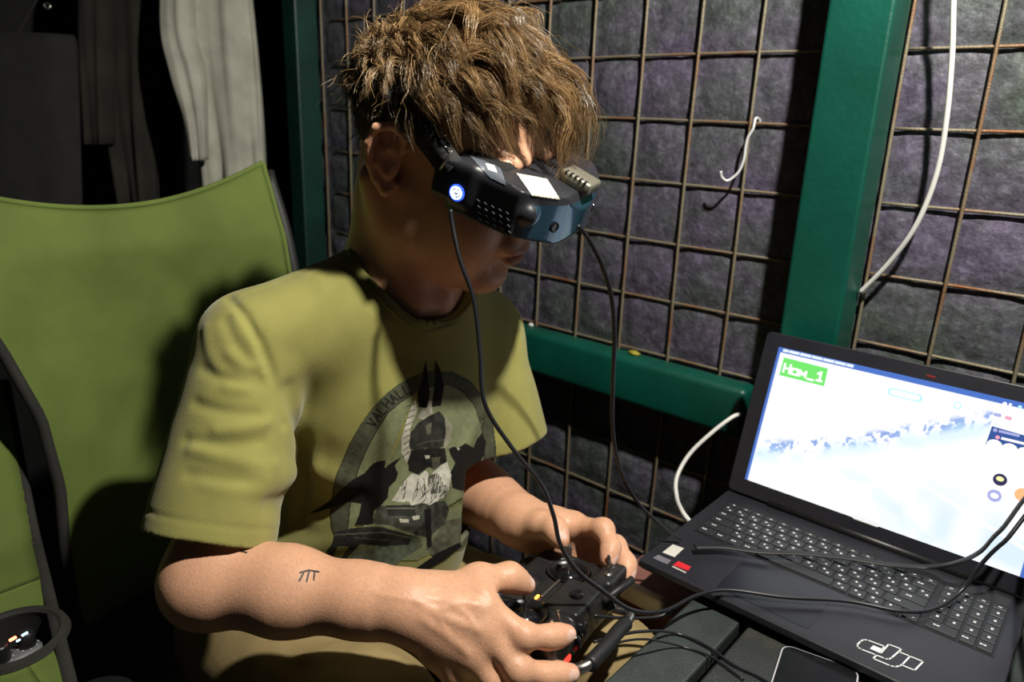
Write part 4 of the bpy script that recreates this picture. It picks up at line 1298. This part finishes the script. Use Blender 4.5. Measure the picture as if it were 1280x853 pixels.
    fill([(110, 640), (190, 622), (280, 622), (384, 652), (372, 684), (280, 690), (200, 682), (165, 720), (132, 762), (84, 742), (80, 705), (100, 680)], (.024, .026, .024), .4)
    fill([(120, 690), (160, 690), (130, 735), (104, 730)], (.17, .165, .06))
    line([(110, 650), (280, 640), (380, 660)], .8, (.10, .11, .08)); line([(180, 660), (300, 668)], .7, (.08, .085, .07))
    fill([(425, 560), (450, 555), (452, 690), (436, 700)], DK, .2); fill([(395, 660), (412, 655), (412, 700), (398, 700)], (.15, .15, .10), .3)
    fill([(375, 782), (470, 715), (552, 676), (560, 690), (500, 740), (420, 786)], DK)
    fill([(170, 780), (300, 765), (300, 790), (160, 805)], (.02, .022, .018), .3)
    fill([(510, 545), (604, 488), (600, 512), (520, 560)], (.15, .16, .06), .2); line([(510, 552), (604, 494)], .7, DK)
    # ravens
    fill([(15, 575), (60, 548), (100, 520), (140, 482), (170, 455), (215, 430), (240, 400), (262, 388), (290, 384), (286, 412), (312, 392), (346, 372), (322, 404), (334, 432), (326, 455), (302, 480), (296, 520), (270, 548), (248, 565), (244, 612), (214, 616), (178, 618), (196, 580), (204, 540), (160, 532), (120, 545), (60, 566)], DK)
    fill([(512, 345), (530, 336), (548, 340), (572, 324), (600, 340), (612, 310), (630, 288), (646, 320), (640, 360), (622, 400), (612, 470), (594, 486), (586, 452), (572, 470), (564, 495), (526, 484), (518, 430), (536, 395), (520, 368)], DK)
    fill([(540, 340), (552, 342), (548, 350)], LT)
    # wings of the helmet, horns, helmet, face, beard
    fill([(396, 165), (402, 205), (388, 240), (374, 285), (376, 330), (382, 365), (364, 392), (346, 358), (346, 300), (362, 240), (380, 190)], LT, .25)
    fill([(498, 228), (526, 258), (520, 310), (496, 352), (490, 300)], (.30, .30, .22), .25)
    for q in range(9): line([(350 + q * 1.5, 372 - q * 22), (378 + q * 2, 352 - q * 21)], .5, (.06, .06, .045))
    fill([(424, 190), (450, 170), (456, 215), (425, 240), (405, 235)], LT, .3)
    fill([(432, 28), (446, 150), (436, 200), (408, 196), (402, 150), (420, 90)], DK); fill([(466, 28), (486, 70), (496, 120), (486, 190), (452, 196), (462, 120)], DK)
    fill([(372, 325), (380, 285), (404, 252), (440, 230), (480, 210), (500, 236), (502, 290), (494, 335), (464, 350), (436, 340), (402, 352), (376, 345)], (.035, .036, .030), .4)
    fill([(430, 262), (452, 250), (450, 290), (436, 292)], (.15, .15, .11)); line([(402, 330), (440, 318), (496, 312)], .8, (.09, .09, .07))
    fill([(380, 350), (440, 342), (500, 342), (506, 388), (482, 418), (440, 410), (405, 436), (372, 424), (368, 390)], (.016, .016, .014), .3)
    fill([(428, 368), (446, 366), (446, 378), (432, 380)], LT); fill([(452, 375), (484, 372), (478, 412), (456, 420)], (.09, .085, .06), .3)
    fill([(384, 430), (352, 462), (330, 500), (312, 528), (344, 534), (372, 530), (380, 546), (420, 536), (446, 544), (490, 520), (512, 492), (522, 440), (508, 390), (484, 402), (446, 440), (430, 420), (408, 440)], (.60, .59, .51), .18)
    fill([(440, 440), (470, 430), (490, 450), (484, 500), (450, 505), (438, 470)], (.10, .10, .08), .4)
    rr = np.random.default_rng(4)
    for q in range(26):
        x = 345 + rr.random() * 165; y = 440 + rr.random() * 60
        line([(x, y), (x - 8 + 16 * rr.random(), y + 22), (x - 16 + 16 * rr.random(), y + 40)], .45, (.07, .07, .055))
    for q in range(14):
        x = 380 + rr.random() * 120; y = 420 + rr.random() * 60
        line([(x, y), (x - 10 + 10 * rr.random(), y + 34)], .4, (.62, .61, .54))
    return ink, C
M_print = mat('shirt_print', (.1, .1, .1), .8, attr='col', var=.06, vscale=300, bump=.2, bscale=900, spec=.2)
try:
    pr = decal('print', 382, 622, 444, 726, .8, paint_print, shirt_bvh, M_print, shirt)
    tag(pr, 'printed ring with VALHALLA lettering, bearded winged-helmet warrior and two ravens')
except Exception as e:
    print('print failed', e)
def paint_tattoo(X, Y):
    C = np.tile(np.array([.03, .03, .035]), X.shape + (1,)); m = np.zeros(X.shape, bool)
    for pts in ([(375, 716), (386, 713), (398, 715)], [(379, 717), (374, 726)], [(386, 715), (383, 727)], [(393, 715), (392, 725)], [(300, 689), (308, 691)]):
        m |= seg_mask(X, Y, pts, 1.0)
    return m, C
tt = decal('tattoo', 295, 405, 684, 732, .6, paint_tattoo, body_bvh, mat('tattoo_ink', (.03, .03, .035), .5), body, .0004)

# ================================================================== video goggles
def gloc(p): return hw(p)
gog = empty('video_goggles', hw((.11, 0, -.03)), 'black video goggles with a glowing round power button, worn over the eyes', 'goggles')
M_gtop = mat('goggle_top', (0.020, 0.021, 0.026), .40, var=.15, vscale=80, bump=.08, bscale=1500)
M_visor = mat('goggle_visor', (0.035, 0.085, 0.135), .16, metal=.5, var=.1, vscale=30, coat=.5)  # blue reflection of the laptop screen painted into the base colour
M_foam = mat('face_foam', (0.010, 0.010, 0.010), .95, bump=.4, bscale=700)
def build_goggles():
    S = SDF()
    S.rbox((.112, 0, .004), (.054, .091, .029), .012, .001, fr=HF)
    S._add(lambda P: np.maximum(P[:, 0] - (.166 - 4.2 * P[:, 1] ** 2), -1), hw((.1, 0, 0)), 1.0, 0, 'i', HF)               # bowed front
    S._add(lambda P: (P[:, 2] - .036 + (P[:, 0] - .075) * .16), hw((.1, 0, 0)), 1.0, 0, 'i', HF)                            # top slopes forward
    S._add(lambda P: (-P[:, 2] - .031 + np.abs(P[:, 1]) * .16), hw((.1, 0, 0)), 1.0, 0, 'i', HF)                            # underside rises to the sides
    S._add(lambda P: (P[:, 2] * .5 + P[:, 0] * .87 - .148), hw((.1, 0, 0)), 1.0, 0, 'i', HF)                                # bevelled brow
    S.ell((.060, 0, -.030), (.05, .030, .040), .012, 's', fr=HF)                                                            # nose notch
    S.ell((.028, 0, .010), (.062, .070, .06), .006, 's', fr=HF)
    for s in (-1, 1):
        S.rbox((.066, s * .087, .012), (.022, .007, .020), .006, .006, fr=HF)
        S.ell((.135, s * .079, .006), (.013, .010, .011), .004, fr=HF)
    return mesh_sdf('shell', lambda P, c=None, r=None: np.maximum(S(P, c, r), .0008 - body_sdf(P, c, r)), HP - .25, HP + .25, .0016, 16, 2)
gme, gV = build_goggles()
gl_ = (gV - HP) @ HR
gsh = put('shell', gme, [M_gtop, M_visor], gog, True)
# the glossy visor is the forward, lower face of the shell
nf = len(gme.polygons); cen = np.empty(nf * 3, np.float32); gme.polygons.foreach_get('center', cen); nor = np.empty(nf * 3, np.float32); gme.polygons.foreach_get('normal', nor)
cl = (cen.reshape(-1, 3) - HP) @ HR; nl = nor.reshape(-1, 3) @ HR
vis = (cl[:, 0] > .118) & (cl[:, 2] < .0155 - .0 * cl[:, 0]) & (np.abs(cl[:, 1]) < .080) & (nl[:, 0] > .25)
gme.polygons.foreach_set('material_index', vis.astype(np.int32))
# foam face gasket
S = SDF()
S.rbox((.080, 0, .010), (.026, .076, .026), .010, .001, fr=HF)
S.ell((.075, 0, -.040), (.05, .020, .035), .006, 's', fr=HF)
put('face_foam', mesh_sdf('face_foam', lambda P, c=None, r=None: np.maximum(S(P, c, r), .0004 - body_sdf(P, c, r)), HP - .25, HP + .25, .0024, 14, 2)[0], M_foam, gog, True)
def hdir(v): return HR @ np.array(v, float)
# glowing power button
bc = hw((.0735, -.0945, .004)); bd = hdir((0.0, -1, 0))
M_glow = mat('button_glow', (0, 0, 0), .4, emit=(.55, .72, 1.0), estr=9.0); M_halo = mat('button_halo', (0, 0, 0), .4, emit=(.03, .09, 1.0), estr=2.2)
lathe('button_rim', [(.0076, -.0015), (.0076, .0006), (.0062, .0008), (.0062, .0)], bc, bd, M_halo, gog, 28, cap=False)
pb = lathe('power_button', [(.0060, -.001), (.0060, .0010), (.0057, .0013)], bc, bd, M_black, gog, 28)
lathe('light_ring', [(.0058, .0013), (.0058, .0016), (.0045, .0016), (.0045, .0013)], bc, bd, M_glow, pb, 28, cap=False)
arc = [bc + bd * .0016 + .0026 * (math.cos(a) * hdir((1, 0, 0)) + math.sin(a) * hdir((0, 0, 1))) for a in np.linspace(math.radians(125), math.radians(415), 16)]
tube('light_symbol', arc, .0006, M_glow, pb, 6)
tube('light_symbol', [bc + bd * .0016 + hdir((0, 0, .0005)), bc + bd * .0016 + hdir((0, 0, .0036))], .0006, M_glow, pb, 6)
gog_bvh = bvh_of(gme)
def on_gog(px, py, lift=.0008):
    r = ray(px, py); h = gog_bvh.ray_cast(Vector(CAM), Vector(r))
    if h[0] is None: return None, None
    return np.array(h[0]) + np.array(h[1]) * lift, np.array(h[1])
def paint_on(name, poly, m, step=1.0, lift=.0007):
    """thin label laid on the goggles"""
    xs = [p[0] for p in poly]; ys = [p[1] for p in poly]
    me = None
    def paint(X, Y): return pip(X, Y, poly), np.ones(X.shape + (3,))
    try: return decal(name, min(xs) - 1, max(xs) + 1, min(ys) - 1, max(ys) + 1, step, paint, gog_bvh, m, gog, lift)
    except Exception as e: print(name, e)
paint_on('sticker', [(645, 217), (683, 224), (699, 249), (664, 244)], mat('sticker_paper', (.62, .60, .52), .6, var=.04), .7)
paint_on('side_plate', [(587, 196), (600, 190), (622, 203), (633, 232), (612, 222)], mat('grey_plate', (.10, .115, .14), .4, var=.1), .7)
paint_on('plate_text', [(606, 205), (617, 208), (621, 217), (610, 213)], M_ink, .6, .0011)
# vent block on top
vb, vn = on_gog(722, 231, 0)
if vb is not None:
    fx = hdir((1, 0, 0)); fx = _n(fx - vn * (fx @ vn)); fy = np.cross(vn, fx); rot = Matrix((fx, fy, vn)).transposed()
    M_vent = mat('vent_metal', (.30, .28, .22), .38, metal=.6, var=.1)
    vbo = box('vent_block', vb + vn * .005, (.017, .016, .006), M_vent, gog, rot=rot, bevel=.003, smooth=True)
    for i in range(5):
        box('vent_slot', vb + fx * (-.011 + i * .0052) + fy * -.0135 + vn * .0100, (.0012, .0034, .0012), M_black, vbo, rot=rot)
# side grille: rows of little slots
for row in range(4):
    for colm in range(5):
        x = .094 + colm * .0075 + row * .0022; z = .004 - row * .0052
        p, nn_ = None, None
        q = hw((x, -.13, z)); h = gog_bvh.ray_cast(Vector(q), Vector(hdir((0, 1, 0))))
        if h[0] is None: continue
        p = np.array(h[0]); nn_ = np.array(h[1])
        ax = hdir((1, 0, -.35)); tube('grille_slot', [p + nn_ * .0002 - ax * .0016, p + nn_ * .0002 + ax * .0016], .00042, MATS['grey_plate'], gog, 6)
# front camera eyes
for s in (-1, 1):
    q = hw((.3, s * .050, -.006)); h = gog_bvh.ray_cast(Vector(q), Vector(hdir((-1, 0, 0))))
    if h[0] is not None:
        lathe('camera_eye', [(.0052, -.001), (.0052, .0016), (.0040, .0020), (.0036, .0010), (.0, .0010)], np.array(h[0]), np.array(h[1]), M_gloss, gog, 20, cap=False)
# head strap going round under the hair
def strap():
    pts = [(.062, -.0930, .022), (.040, -.0895, .034), (.012, -.0855, .045), (-.020, -.0835, .052), (-.056, -.0690, .056), (-.085, -.0400, .058), (-.0985, 0, .058), (-.085, .0400, .058), (-.056, .0690, .056), (-.020, .0835, .052), (.012, .0855, .045), (.040, .0895, .034), (.062, .0930, .022)]
    P = spline(pts, 6); T = np.gradient(P, axis=0); T /= np.linalg.norm(T, axis=1)[:, None]
    wid = .0125; V = []; 
    for p, t in zip(P, T):
        o_ = _n(np.array([p[0] - HC[0], p[1], .0]) * np.array([1, 1.3, 1])); up = np.cross(o_, t); up = _n(up) * (1 if up[2] > 0 else -1); up = _n(up)
        for a, b in ((-1, 0), (1, 0), (1, .0022), (-1, .0022)): V.append(hw(p + up * wid * a + o_ * b))
    n = len(P); Q = []
    for i in range(n - 1):
        for k in range(4): Q.append((i * 4 + k, i * 4 + (k + 1) % 4, i * 4 + 4 + (k + 1) % 4, i * 4 + 4 + k))
    me = mesh_np('head_strap', V, Q); return me
sp_ = put('head_strap', strap(), mat('strap_elastic', (.012, .012, .013), .8, var=.2, bump=.3, bscale=800), gog, False)
for z in (-.011, .011):
    tube('strap_buckle', [hw((.058, -.0955, .024 + z)), hw((.046, -.0935, .031 + z))], .0016, M_gloss, sp_, 6)
tube('strap_buckle', [hw((.052, -.0950, .016)), hw((.060, -.0955, .038))], .0016, M_steel, sp_, 6)

# ================================================================== radio controller in the hands
def build_controller():
    u = _n([-.16, .985, -.06]); v = np.array([.985, .16, .0]); v = _n(v - u * (v @ u)); v = _n(v + np.array([0, 0, .06])); v = _n(v - u * (v @ u)); w = np.cross(v, u); 
    if w[2] < 0: w = -w
    O_ = np.array([-.392, .520, .690])
    R = np.stack([u, v, w], 1); FR = (R, O_)
    def cw(p): return R @ np.array(p, float) + O_
    root = empty('radio_controller', cw((0, 0, -.03)), 'black radio controller with two sticks, held in both hands', 'controller')
    S = SDF()
    S.rbox((0, .004, 0), (.084, .050, .021), .010, .001, fr=FR)
    for s in (-1, 1):
        S.cap((s * .066, -.010, -.006), (s * .074, -.060, -.012), .022, .016, .015, fr=FR)
        S.rbox((s * .062, .046, .012), (.024, .012, .015), .005, .006, fr=FR)
        S.cap((s * .047, .004, .020), (s * .047, .004, .030), .0245, .0235, 's' and .001, 's', fr=FR)
    S.rbox((0, .034, .020), (.030, .020, .006), .003, .004, fr=FR)
    me, _ = mesh_sdf('case', S, O_ - .16, O_ + .16, .0018, 16, 2)
    M_case = mat('controller_case', (.016, .016, .017), .38, var=.2, vscale=60, bump=.12, bscale=1200)
    put('case', me, M_case, root, True)
    M_ring = mat('gimbal_metal', (.05, .05, .052), .3, metal=.8, var=.2)
    for s in (-1, 1):
        c = cw((s * .047, .004, .013))
        g = lathe('gimbal', [(.0, .0), (.0165, .0), (.0180, .004), (.0215, .0085), (.0238, .0090), (.0240, .0075)], c, w, M_ring, root, 32, cap=False)
        lathe('gimbal_dome', [(.0155, .001), (.0130, .0060), (.0075, .0090), (.003, .0098)], c, w, M_gloss, g, 24)
        tilt = _n(w + v * (.10 if s < 0 else -.05) + u * .06 * s)
        st = lathe('stick', [(.0017, .008), (.0017, .024), (.0034, .0245), (.0038, .027), (.0034, .030), (.0040, .033), (.0034, .0365), (.001, .0375)], c, tilt, M_steel, root, 16)
    # screen, led strip, buttons between the sticks
    M_lcd = mat('lcd_glass', (.012, .014, .018), .08, var=.1)
    box('lcd_screen', cw((0, -.022, .0212)), (.020, .014, .0008), M_lcd, root, rot=Matrix(R.tolist()), bevel=.0005)
    E_or = mat('orange_light', (0, 0, 0), .4, emit=(1.0, .36, .04), estr=5.0); E_cy = mat('blue_light', (0, 0, 0), .4, emit=(.25, .65, 1.0), estr=3.0); E_rd = mat('red_light', (0, 0, 0), .4, emit=(1.0, .05, .03), estr=1.6); M_gr = mat('green_button', (.02, .20, .06), .5)
    box('indicator_light', cw((-.018, .002, .0222)), (.0035, .0012, .0012), E_or, root, rot=Matrix(R.tolist()), bevel=.0006)
    box('indicator_light', cw((-.030, -.036, .0218)), (.0040, .0010, .0010), E_cy, root, rot=Matrix(R.tolist()), bevel=.0004)
    box('trim_bar', cw((.004, .006, .0224)), (.019, .0014, .0012), M_steel, root, rot=Matrix(R.tolist()), bevel=.0008)
    for i in range(4):
        lathe('button', [(.0032, 0), (.0032, .0022), (.0026, .0030)], cw((-.014 + i * .0095, .020, .0205)), w, M_black, root, 16)
    lathe('power_knob', [(.0068, 0), (.0068, .003), (.0055, .0045), (.004, .0035)], cw((0, .038, .0262)), w, M_gloss, root, 24)
    # toggle switches on the shoulders
    for (a, b, t_) in ((-.070, .044, .25), (-.054, .048, -.2), (.054, .048, .3), (.070, .044, -.25)):
        c = cw((a, b, .0265)); sw = lathe('switch_nut', [(.0044, 0), (.0044, .0018), (.0030, .0024), (.0024, .0034)], c, w, M_steel, root, 12)
        lathe('switch_lever', [(.0013, .002), (.0018, .011), (.0021, .0135), (.0014, .0150)], c, _n(w + v * t_), M_chrome, sw, 12)
    for s in (-1, 1):
        lathe('scroll_wheel', [(.0075, -.003), (.0086, -.0015), (.0086, .0015), (.0075, .003)], cw((s * .040, .056, .004)), u, M_gloss, root, 24)
    # front badge knob, carrying handle, antenna
    lathe('front_knob', [(.0085, 0), (.0085, .004), (.0070, .0055), (.0030, .0045), (.0028, .0070), (.001, .0072)], cw((-.020, .053, .006)), v, M_gloss, root, 24)
    hp = [cw((-.066, .050, -.006)), cw((-.068, .066, -.004)), cw((-.060, .080, .000)), cw((-.030, .084, .002)), cw((.0, .084, .002)), cw((.030, .084, .000)), cw((.044, .076, -.003)), cw((.046, .052, -.006))]
    tube('handle', spline(hp, 8), .0048, M_steel, root, 12)
    tube('handle_grip', spline([cw((-.058, .0815, .000)), cw((-.030, .084, .002)), cw((.0, .084, .002)), cw((.020, .0845, .001))], 6), .0074, M_rubber, root, 14)
    box('side_button', cw((-.050, .0545, -.010)), (.006, .0018, .003), E_rd, root, rot=Matrix(R.tolist()), bevel=.001)
    lathe('side_button', [(.0062, 0), (.0062, .003), (.005, .004)], cw((-.066, .050, -.002)), v, M_gr, root, 18)
    tube('antenna', [cw((.030, .054, .010)), cw((.060, .062, .014)), cw((.078, .066, .016))], .0042, M_rubber, root, 10)
    return root, cw
ctrl, cw = build_controller()

# ================================================================== camping chair
M_canvas = mat('green_canvas', (0.105, 0.145, 0.034), 0.85, var=.14, vscale=9, bump=.35, bscale=900, spec=.2)
M_bind = mat('black_binding', (0.016, 0.015, 0.013), 0.85, var=.2, bump=.3, bscale=700)
M_frame = mat('chair_frame', (0.010, 0.010, 0.010), 0.6, metal=0)
chair = empty('camping_chair', (-.82, .40, 0), 'green canvas folding camping chair with black binding, behind and under the person', 'chair')
CY0, CY1 = .165, .590
def near_edge(z):
    return np.interp(z, [.50, .58, .66, .735, .82, .906, 1.0, 1.1], [.236, .228, .232, .240, .236, .213, .180, .165])
def back_fn(u, v):
    top = 1.098 - .050 * (1 - (2 * u - 1) ** 2) ** 1.0 + .006 * u
    z = top + (.545 - top) * v
    y0 = near_edge(z)
    y = y0 + (CY1 - y0) * u
    x = -1.012 + .070 * np.clip((1.10 - z) / .1, 0, 1) * .7 + .075 * np.clip((1.0 - z) / .45, 0, 1) - .055 * (1 - (2 * u - 1) ** 2) * (.55 + .45 * np.sin(v * 3.0))
    P = np.stack([x, y, z], -1)
    x = x + .010 * vnoise(P, 7) + .004 * vnoise(P, 18) - .016 * np.exp(-((u - .55 - .25 * v) / .07) ** 2) * v
    return np.stack([x, y, z], -1)
bk = sheet('back_canvas', back_fn, 60, 60, M_canvas, chair, .004)
uu = np.linspace(0, 1, 40)
tube('binding', back_fn(uu, 0 * uu), .0040, M_canvas, bk, 8); tube('binding', back_fn(0 * uu, uu), .0065, M_bind, bk, 8)
tube('binding', back_fn(0 * uu + 1, uu), .0040, M_canvas, bk, 8); tube('binding', back_fn(uu, 0 * uu + 1), .0075, M_bind, bk, 8)
def seat_fn(u, v):
    x = -.90 + .46 * v; y = .22 + .42 * u
    z = .424 - .022 * (1 - (2 * u - 1) ** 2)
    return np.stack([x, y, z + 0 * x], -1)
sheet('seat_canvas', seat_fn, 24, 24, M_canvas, chair, .004)
for y in (CY0 - .012, CY1 + .012):
    tube('back_post', spline([(-.86, y, .42), (-.905, y, .60), (-.965, y, .95), (-1.02, y, 1.09)], 6), .0095, M_frame, chair, 10)
    s = .03 if y < .4 else -.03
    tube('leg', [(-.86, y, .44), (-.46, y, .01)], .0095, M_frame, chair, 10)
    tube('leg', [(-.46, y, .44), (-.88, y, .01)], .0095, M_frame, chair, 10)
    tube('seat_rail', [(-.90, y, .445), (-.44, y, .445)], .0095, M_frame, chair, 10)
# near armrest: canvas with a round cup hole, black binding, and the strap up to the back post
AC = onz(16, 802, .680)
def arm_edge(x): return .224 + (x + 1.01) * (-.20)           # inner edge of the armrest
def arm_z(x): return .682 + .16 * np.clip((-.90 - x) / .12, 0, 1) ** 2
CUPR = .043
def arm_front(u, v):
    a = 2 * math.pi * u
    d = np.stack([np.cos(a), np.sin(a)], -1)
    x0, x1 = AC[0] - .085, AC[0] + .140; out = CUPR / np.maximum(np.abs(d[..., 0]), np.abs(d[..., 1]))
    # distance to the armrest outline
    tx = np.where(d[..., 0] > 0, (x1 - AC[0]) / np.maximum(d[..., 0], 1e-6), (x0 - AC[0]) / np.minimum(d[..., 0], -1e-6))
    e0 = arm_edge(AC[0]) - AC[1]
    den = d[..., 1] + .20 * d[..., 0]
    ty = np.where(den > 1e-6, e0 / np.maximum(den, 1e-6), np.where(den < -1e-6, -.075 / np.minimum(den, -1e-6), 9))
    t = np.maximum(np.minimum(tx, ty), CUPR * 1.02)
    r = CUPR + (t - CUPR) * v
    x = AC[0] + d[..., 0] * r; y = AC[1] + d[..., 1] * r
    return np.stack([x, y, arm_z(x) - .004 * (1 - v)], -1)
arm = sheet('armrest', lambda u, v: arm_front(1 - u, v), 73, 8, M_canvas, chair, .004)
def arm_rear(u, v):
    x = -1.04 + (AC[0] - .084 + 1.04) * u
    y1 = arm_edge(x); y0 = AC[1] - .075 - .2 * (x - AC[0])
    y = y0 + (y1 - y0) * v
    return np.stack([x, y, arm_z(x)], -1)
sheet('armrest_rear', arm_rear, 24, 8, M_canvas, arm, .004)
xx = np.linspace(-1.04, AC[0] + .140, 40)
tube('binding', np.stack([xx, arm_edge(xx), arm_z(xx)], -1), .0060, M_bind, arm, 8, .45)
lathe('cup_rim', [(CUPR - .004, -.003), (CUPR - .005, .002), (CUPR - .002, .0045), (CUPR + .004, .0035), (CUPR + .006, -.001)], (AC[0], AC[1], .682), (0, 0, 1), M_bind, arm, 40, cap=False)
lathe('cup_net', [(CUPR - .004, .0), (CUPR - .005, -.05), (CUPR - .008, -.10), (.0, -.102)], (AC[0], AC[1], .682), (0, 0, 1), M_bag, arm, 40, cap=False)
for x in (-.63,):
    tube('arm_post', [(x, arm_edge(x) - .03, .676), (-.50, CY0 - .012, .44)], .0095, M_frame, chair, 10)
tube('arm_post', [(-.93, CY0 - .03, .676), (-.88, CY0 - .012, .44)], .0095, M_frame, chair, 10)

# device standing in the cup hole: two knobs and small lights
rc = onz(20, 806, .672)
rad = empty('handheld_radio', (rc[0], rc[1], .585), 'small grey radio with two black knobs and tiny lights standing in the chair cup hole', 'radio')
M_grey = mat('grey_case', (.10, .105, .115), .45, var=.1)
q0 = onz(6, 812, .670); q1 = onz(44, 790, .670); ax_ = _n((q1 - q0) * np.array([1, 1, 0])); ay_ = np.array([-ax_[1], ax_[0], 0])
rm = Matrix((ax_, ay_, (0, 0, 1))).transposed(); cc = np.array([AC[0], AC[1], 0])
box('radio_body', (cc[0], cc[1], .626), (.024, .0125, .041), M_grey, rad, rot=rm, bevel=.006, smooth=True)
for t_, h_ in ((-.012, .016), (.012, .014)):
    c = np.array([cc[0], cc[1], .667]) + ax_ * t_
    kb = lathe('knob', [(.0075, 0), (.0080, .002), (.0070, h_), (.0060, h_ + .001)], c, (0, 0, 1), M_black, rad, 20)
    for k in range(0, 9):
        a = 2 * math.pi * k / 9; tube('knob_mark', [c + np.array([.0086 * math.cos(a), .0086 * math.sin(a), .0006]), c + np.array([.0096 * math.cos(a), .0096 * math.sin(a), .0006])], .0005, M_ink, kb, 5)
box('light', onz(16, 799, .686), (.0032, .0012, .0012), mat('radio_red_light', (0, 0, 0), .4, emit=(1.0, .16, .08), estr=6), rad, rot=rm, bevel=.0005)
box('light', onz(31, 793, .686), (.0028, .0010, .0010), mat('radio_blue_light', (0, 0, 0), .4, emit=(.4, .75, .95), estr=2.5), rad, rot=rm, bevel=.0004)
box('light', onz(23, 801, .684), (.0018, .0008, .0008), MATS['radio_blue_light'], rad, rot=rm, bevel=.0003)

# white pot on the chair seat
pc = onz(118, 868, .470)
pot = empty('plastic_pot', (pc[0], pc[1], .4255), 'white plastic pot with a flat lid on the chair seat beside the armrest', 'pot')
lathe('pot_body', [(.040, .0), (.044, .004), (.046, .024)], (pc[0], pc[1], .4255), (0, 0, 1), M_white, pot, 36)
lathe('pot_lid', [(.0475, .0), (.0485, .003), (.0475, .006), (.040, .007)], (pc[0], pc[1], .4495), (0, 0, 1), M_white, pot, 36)

# ================================================================== cables
def cable(name, pts, r, m, label, flat=1.0, sides=8, n=9):
    o = tube(name, spline(pts, n), r, m, None, sides, flat); rebase(o); tag(o, label, 'cable'); return o
g0 = hw((.073, -.0985, -.012))
cable('goggle_cable', [g0, at(566, 284, .655), at(575, 325, .655), at(592, 375, .66), at(600, 440, .665), at(606, 505, .67), at(640, 560, .675), at(676, 605, .68), at(692, 645, .685), at(700, 680, .69), at(720, 712, .70), at(752, 738, .715),
       at(790, 763, .735), at(830, 764, .76), onz(870, 745, .690), onz(910, 738, .690), onz(980, 747, .688), onz(1060, 752, .688), onz(1130, 765, .688), onz(1172, 760, .690), at(1204, 736, .80), at(1228, 704, .795), at(1255, 678, .785), at(1310, 638, .76), (.020, .55, .70), (.06, .50, .668), (.16, .47, .6665)], .0022, M_cable,
      'black cable from the goggle button side, over the controller and across the laptop keys')
g1 = on_gog(722, 284, 0)[0]
if g1 is None: g1 = hw((.12, .05, -.028))
cable('goggle_power_lead', [g1 + np.array([0, 0, .001]), at(733, 295, .735), at(751, 328, .75), at(764, 370, .77), at(768, 420, .79), at(766, 480, .81), at(766, 540, .83), at(776, 590, .85), at(800, 632, .88), at(835, 664, .90), at(850, 674, .905)], .0028, M_cable,
      'black lead hanging from the goggle front down to the laptop corner', .7)
cable('white_usb_cable', [(-.405, 1.0, .765), ony(915, 522, .985), ony(890, 541, .96), ony(862, 568, .93), ony(846, 597, .90), ony(846, 622, .87), onz(853, 640, .676), (-.3735, .812, .672)], .0032, M_whitecable,
      'short white cable plugged into the left side of the laptop')
cable('flat_ribbon_cable', [onz(868, 684, .690), onz(905, 684, .690), onz(950, 690, .690), onz(1000, 692, .691), onz(1060, 698, .691), onz(1110, 706, .691), onz(1160, 709, .692), at(1195, 704, .825), at(1225, 690, .815), at(1250, 664, .80), at(1310, 618, .77), (.045, .64, .71), (.09, .66, .672), (.17, .67, .670)], .0052, M_rubber,
      'flat black ribbon cable lying across the top of the laptop keyboard', .35)
cable('thin_black_cable', [at(742, 803, .70), at(768, 796, .715), at(800, 790, .735), onz(840, 791, .664), onz(880, 806, .663), onz(915, 830, .663), onz(950, 847, .663), onz(985, 870, .663)], .0016, M_cable, 'thin black cable running from the controller over the table slats to the phone')
cable('thin_black_cable', [at(760, 808, .70), at(785, 801, .72), at(812, 800, .735), onz(850, 808, .663), onz(890, 822, .663), onz(930, 850, .663)], .0012, M_cable, 'thinnest black cable, crossing the table slats below the other thin cable')
cable('thin_black_cable', [at(742, 770, .745), at(780, 773, .76), at(818, 772, .77), at(838, 766, .775)], .0018, M_cable, 'short dark cable end resting over the khaki knee beside the controller')
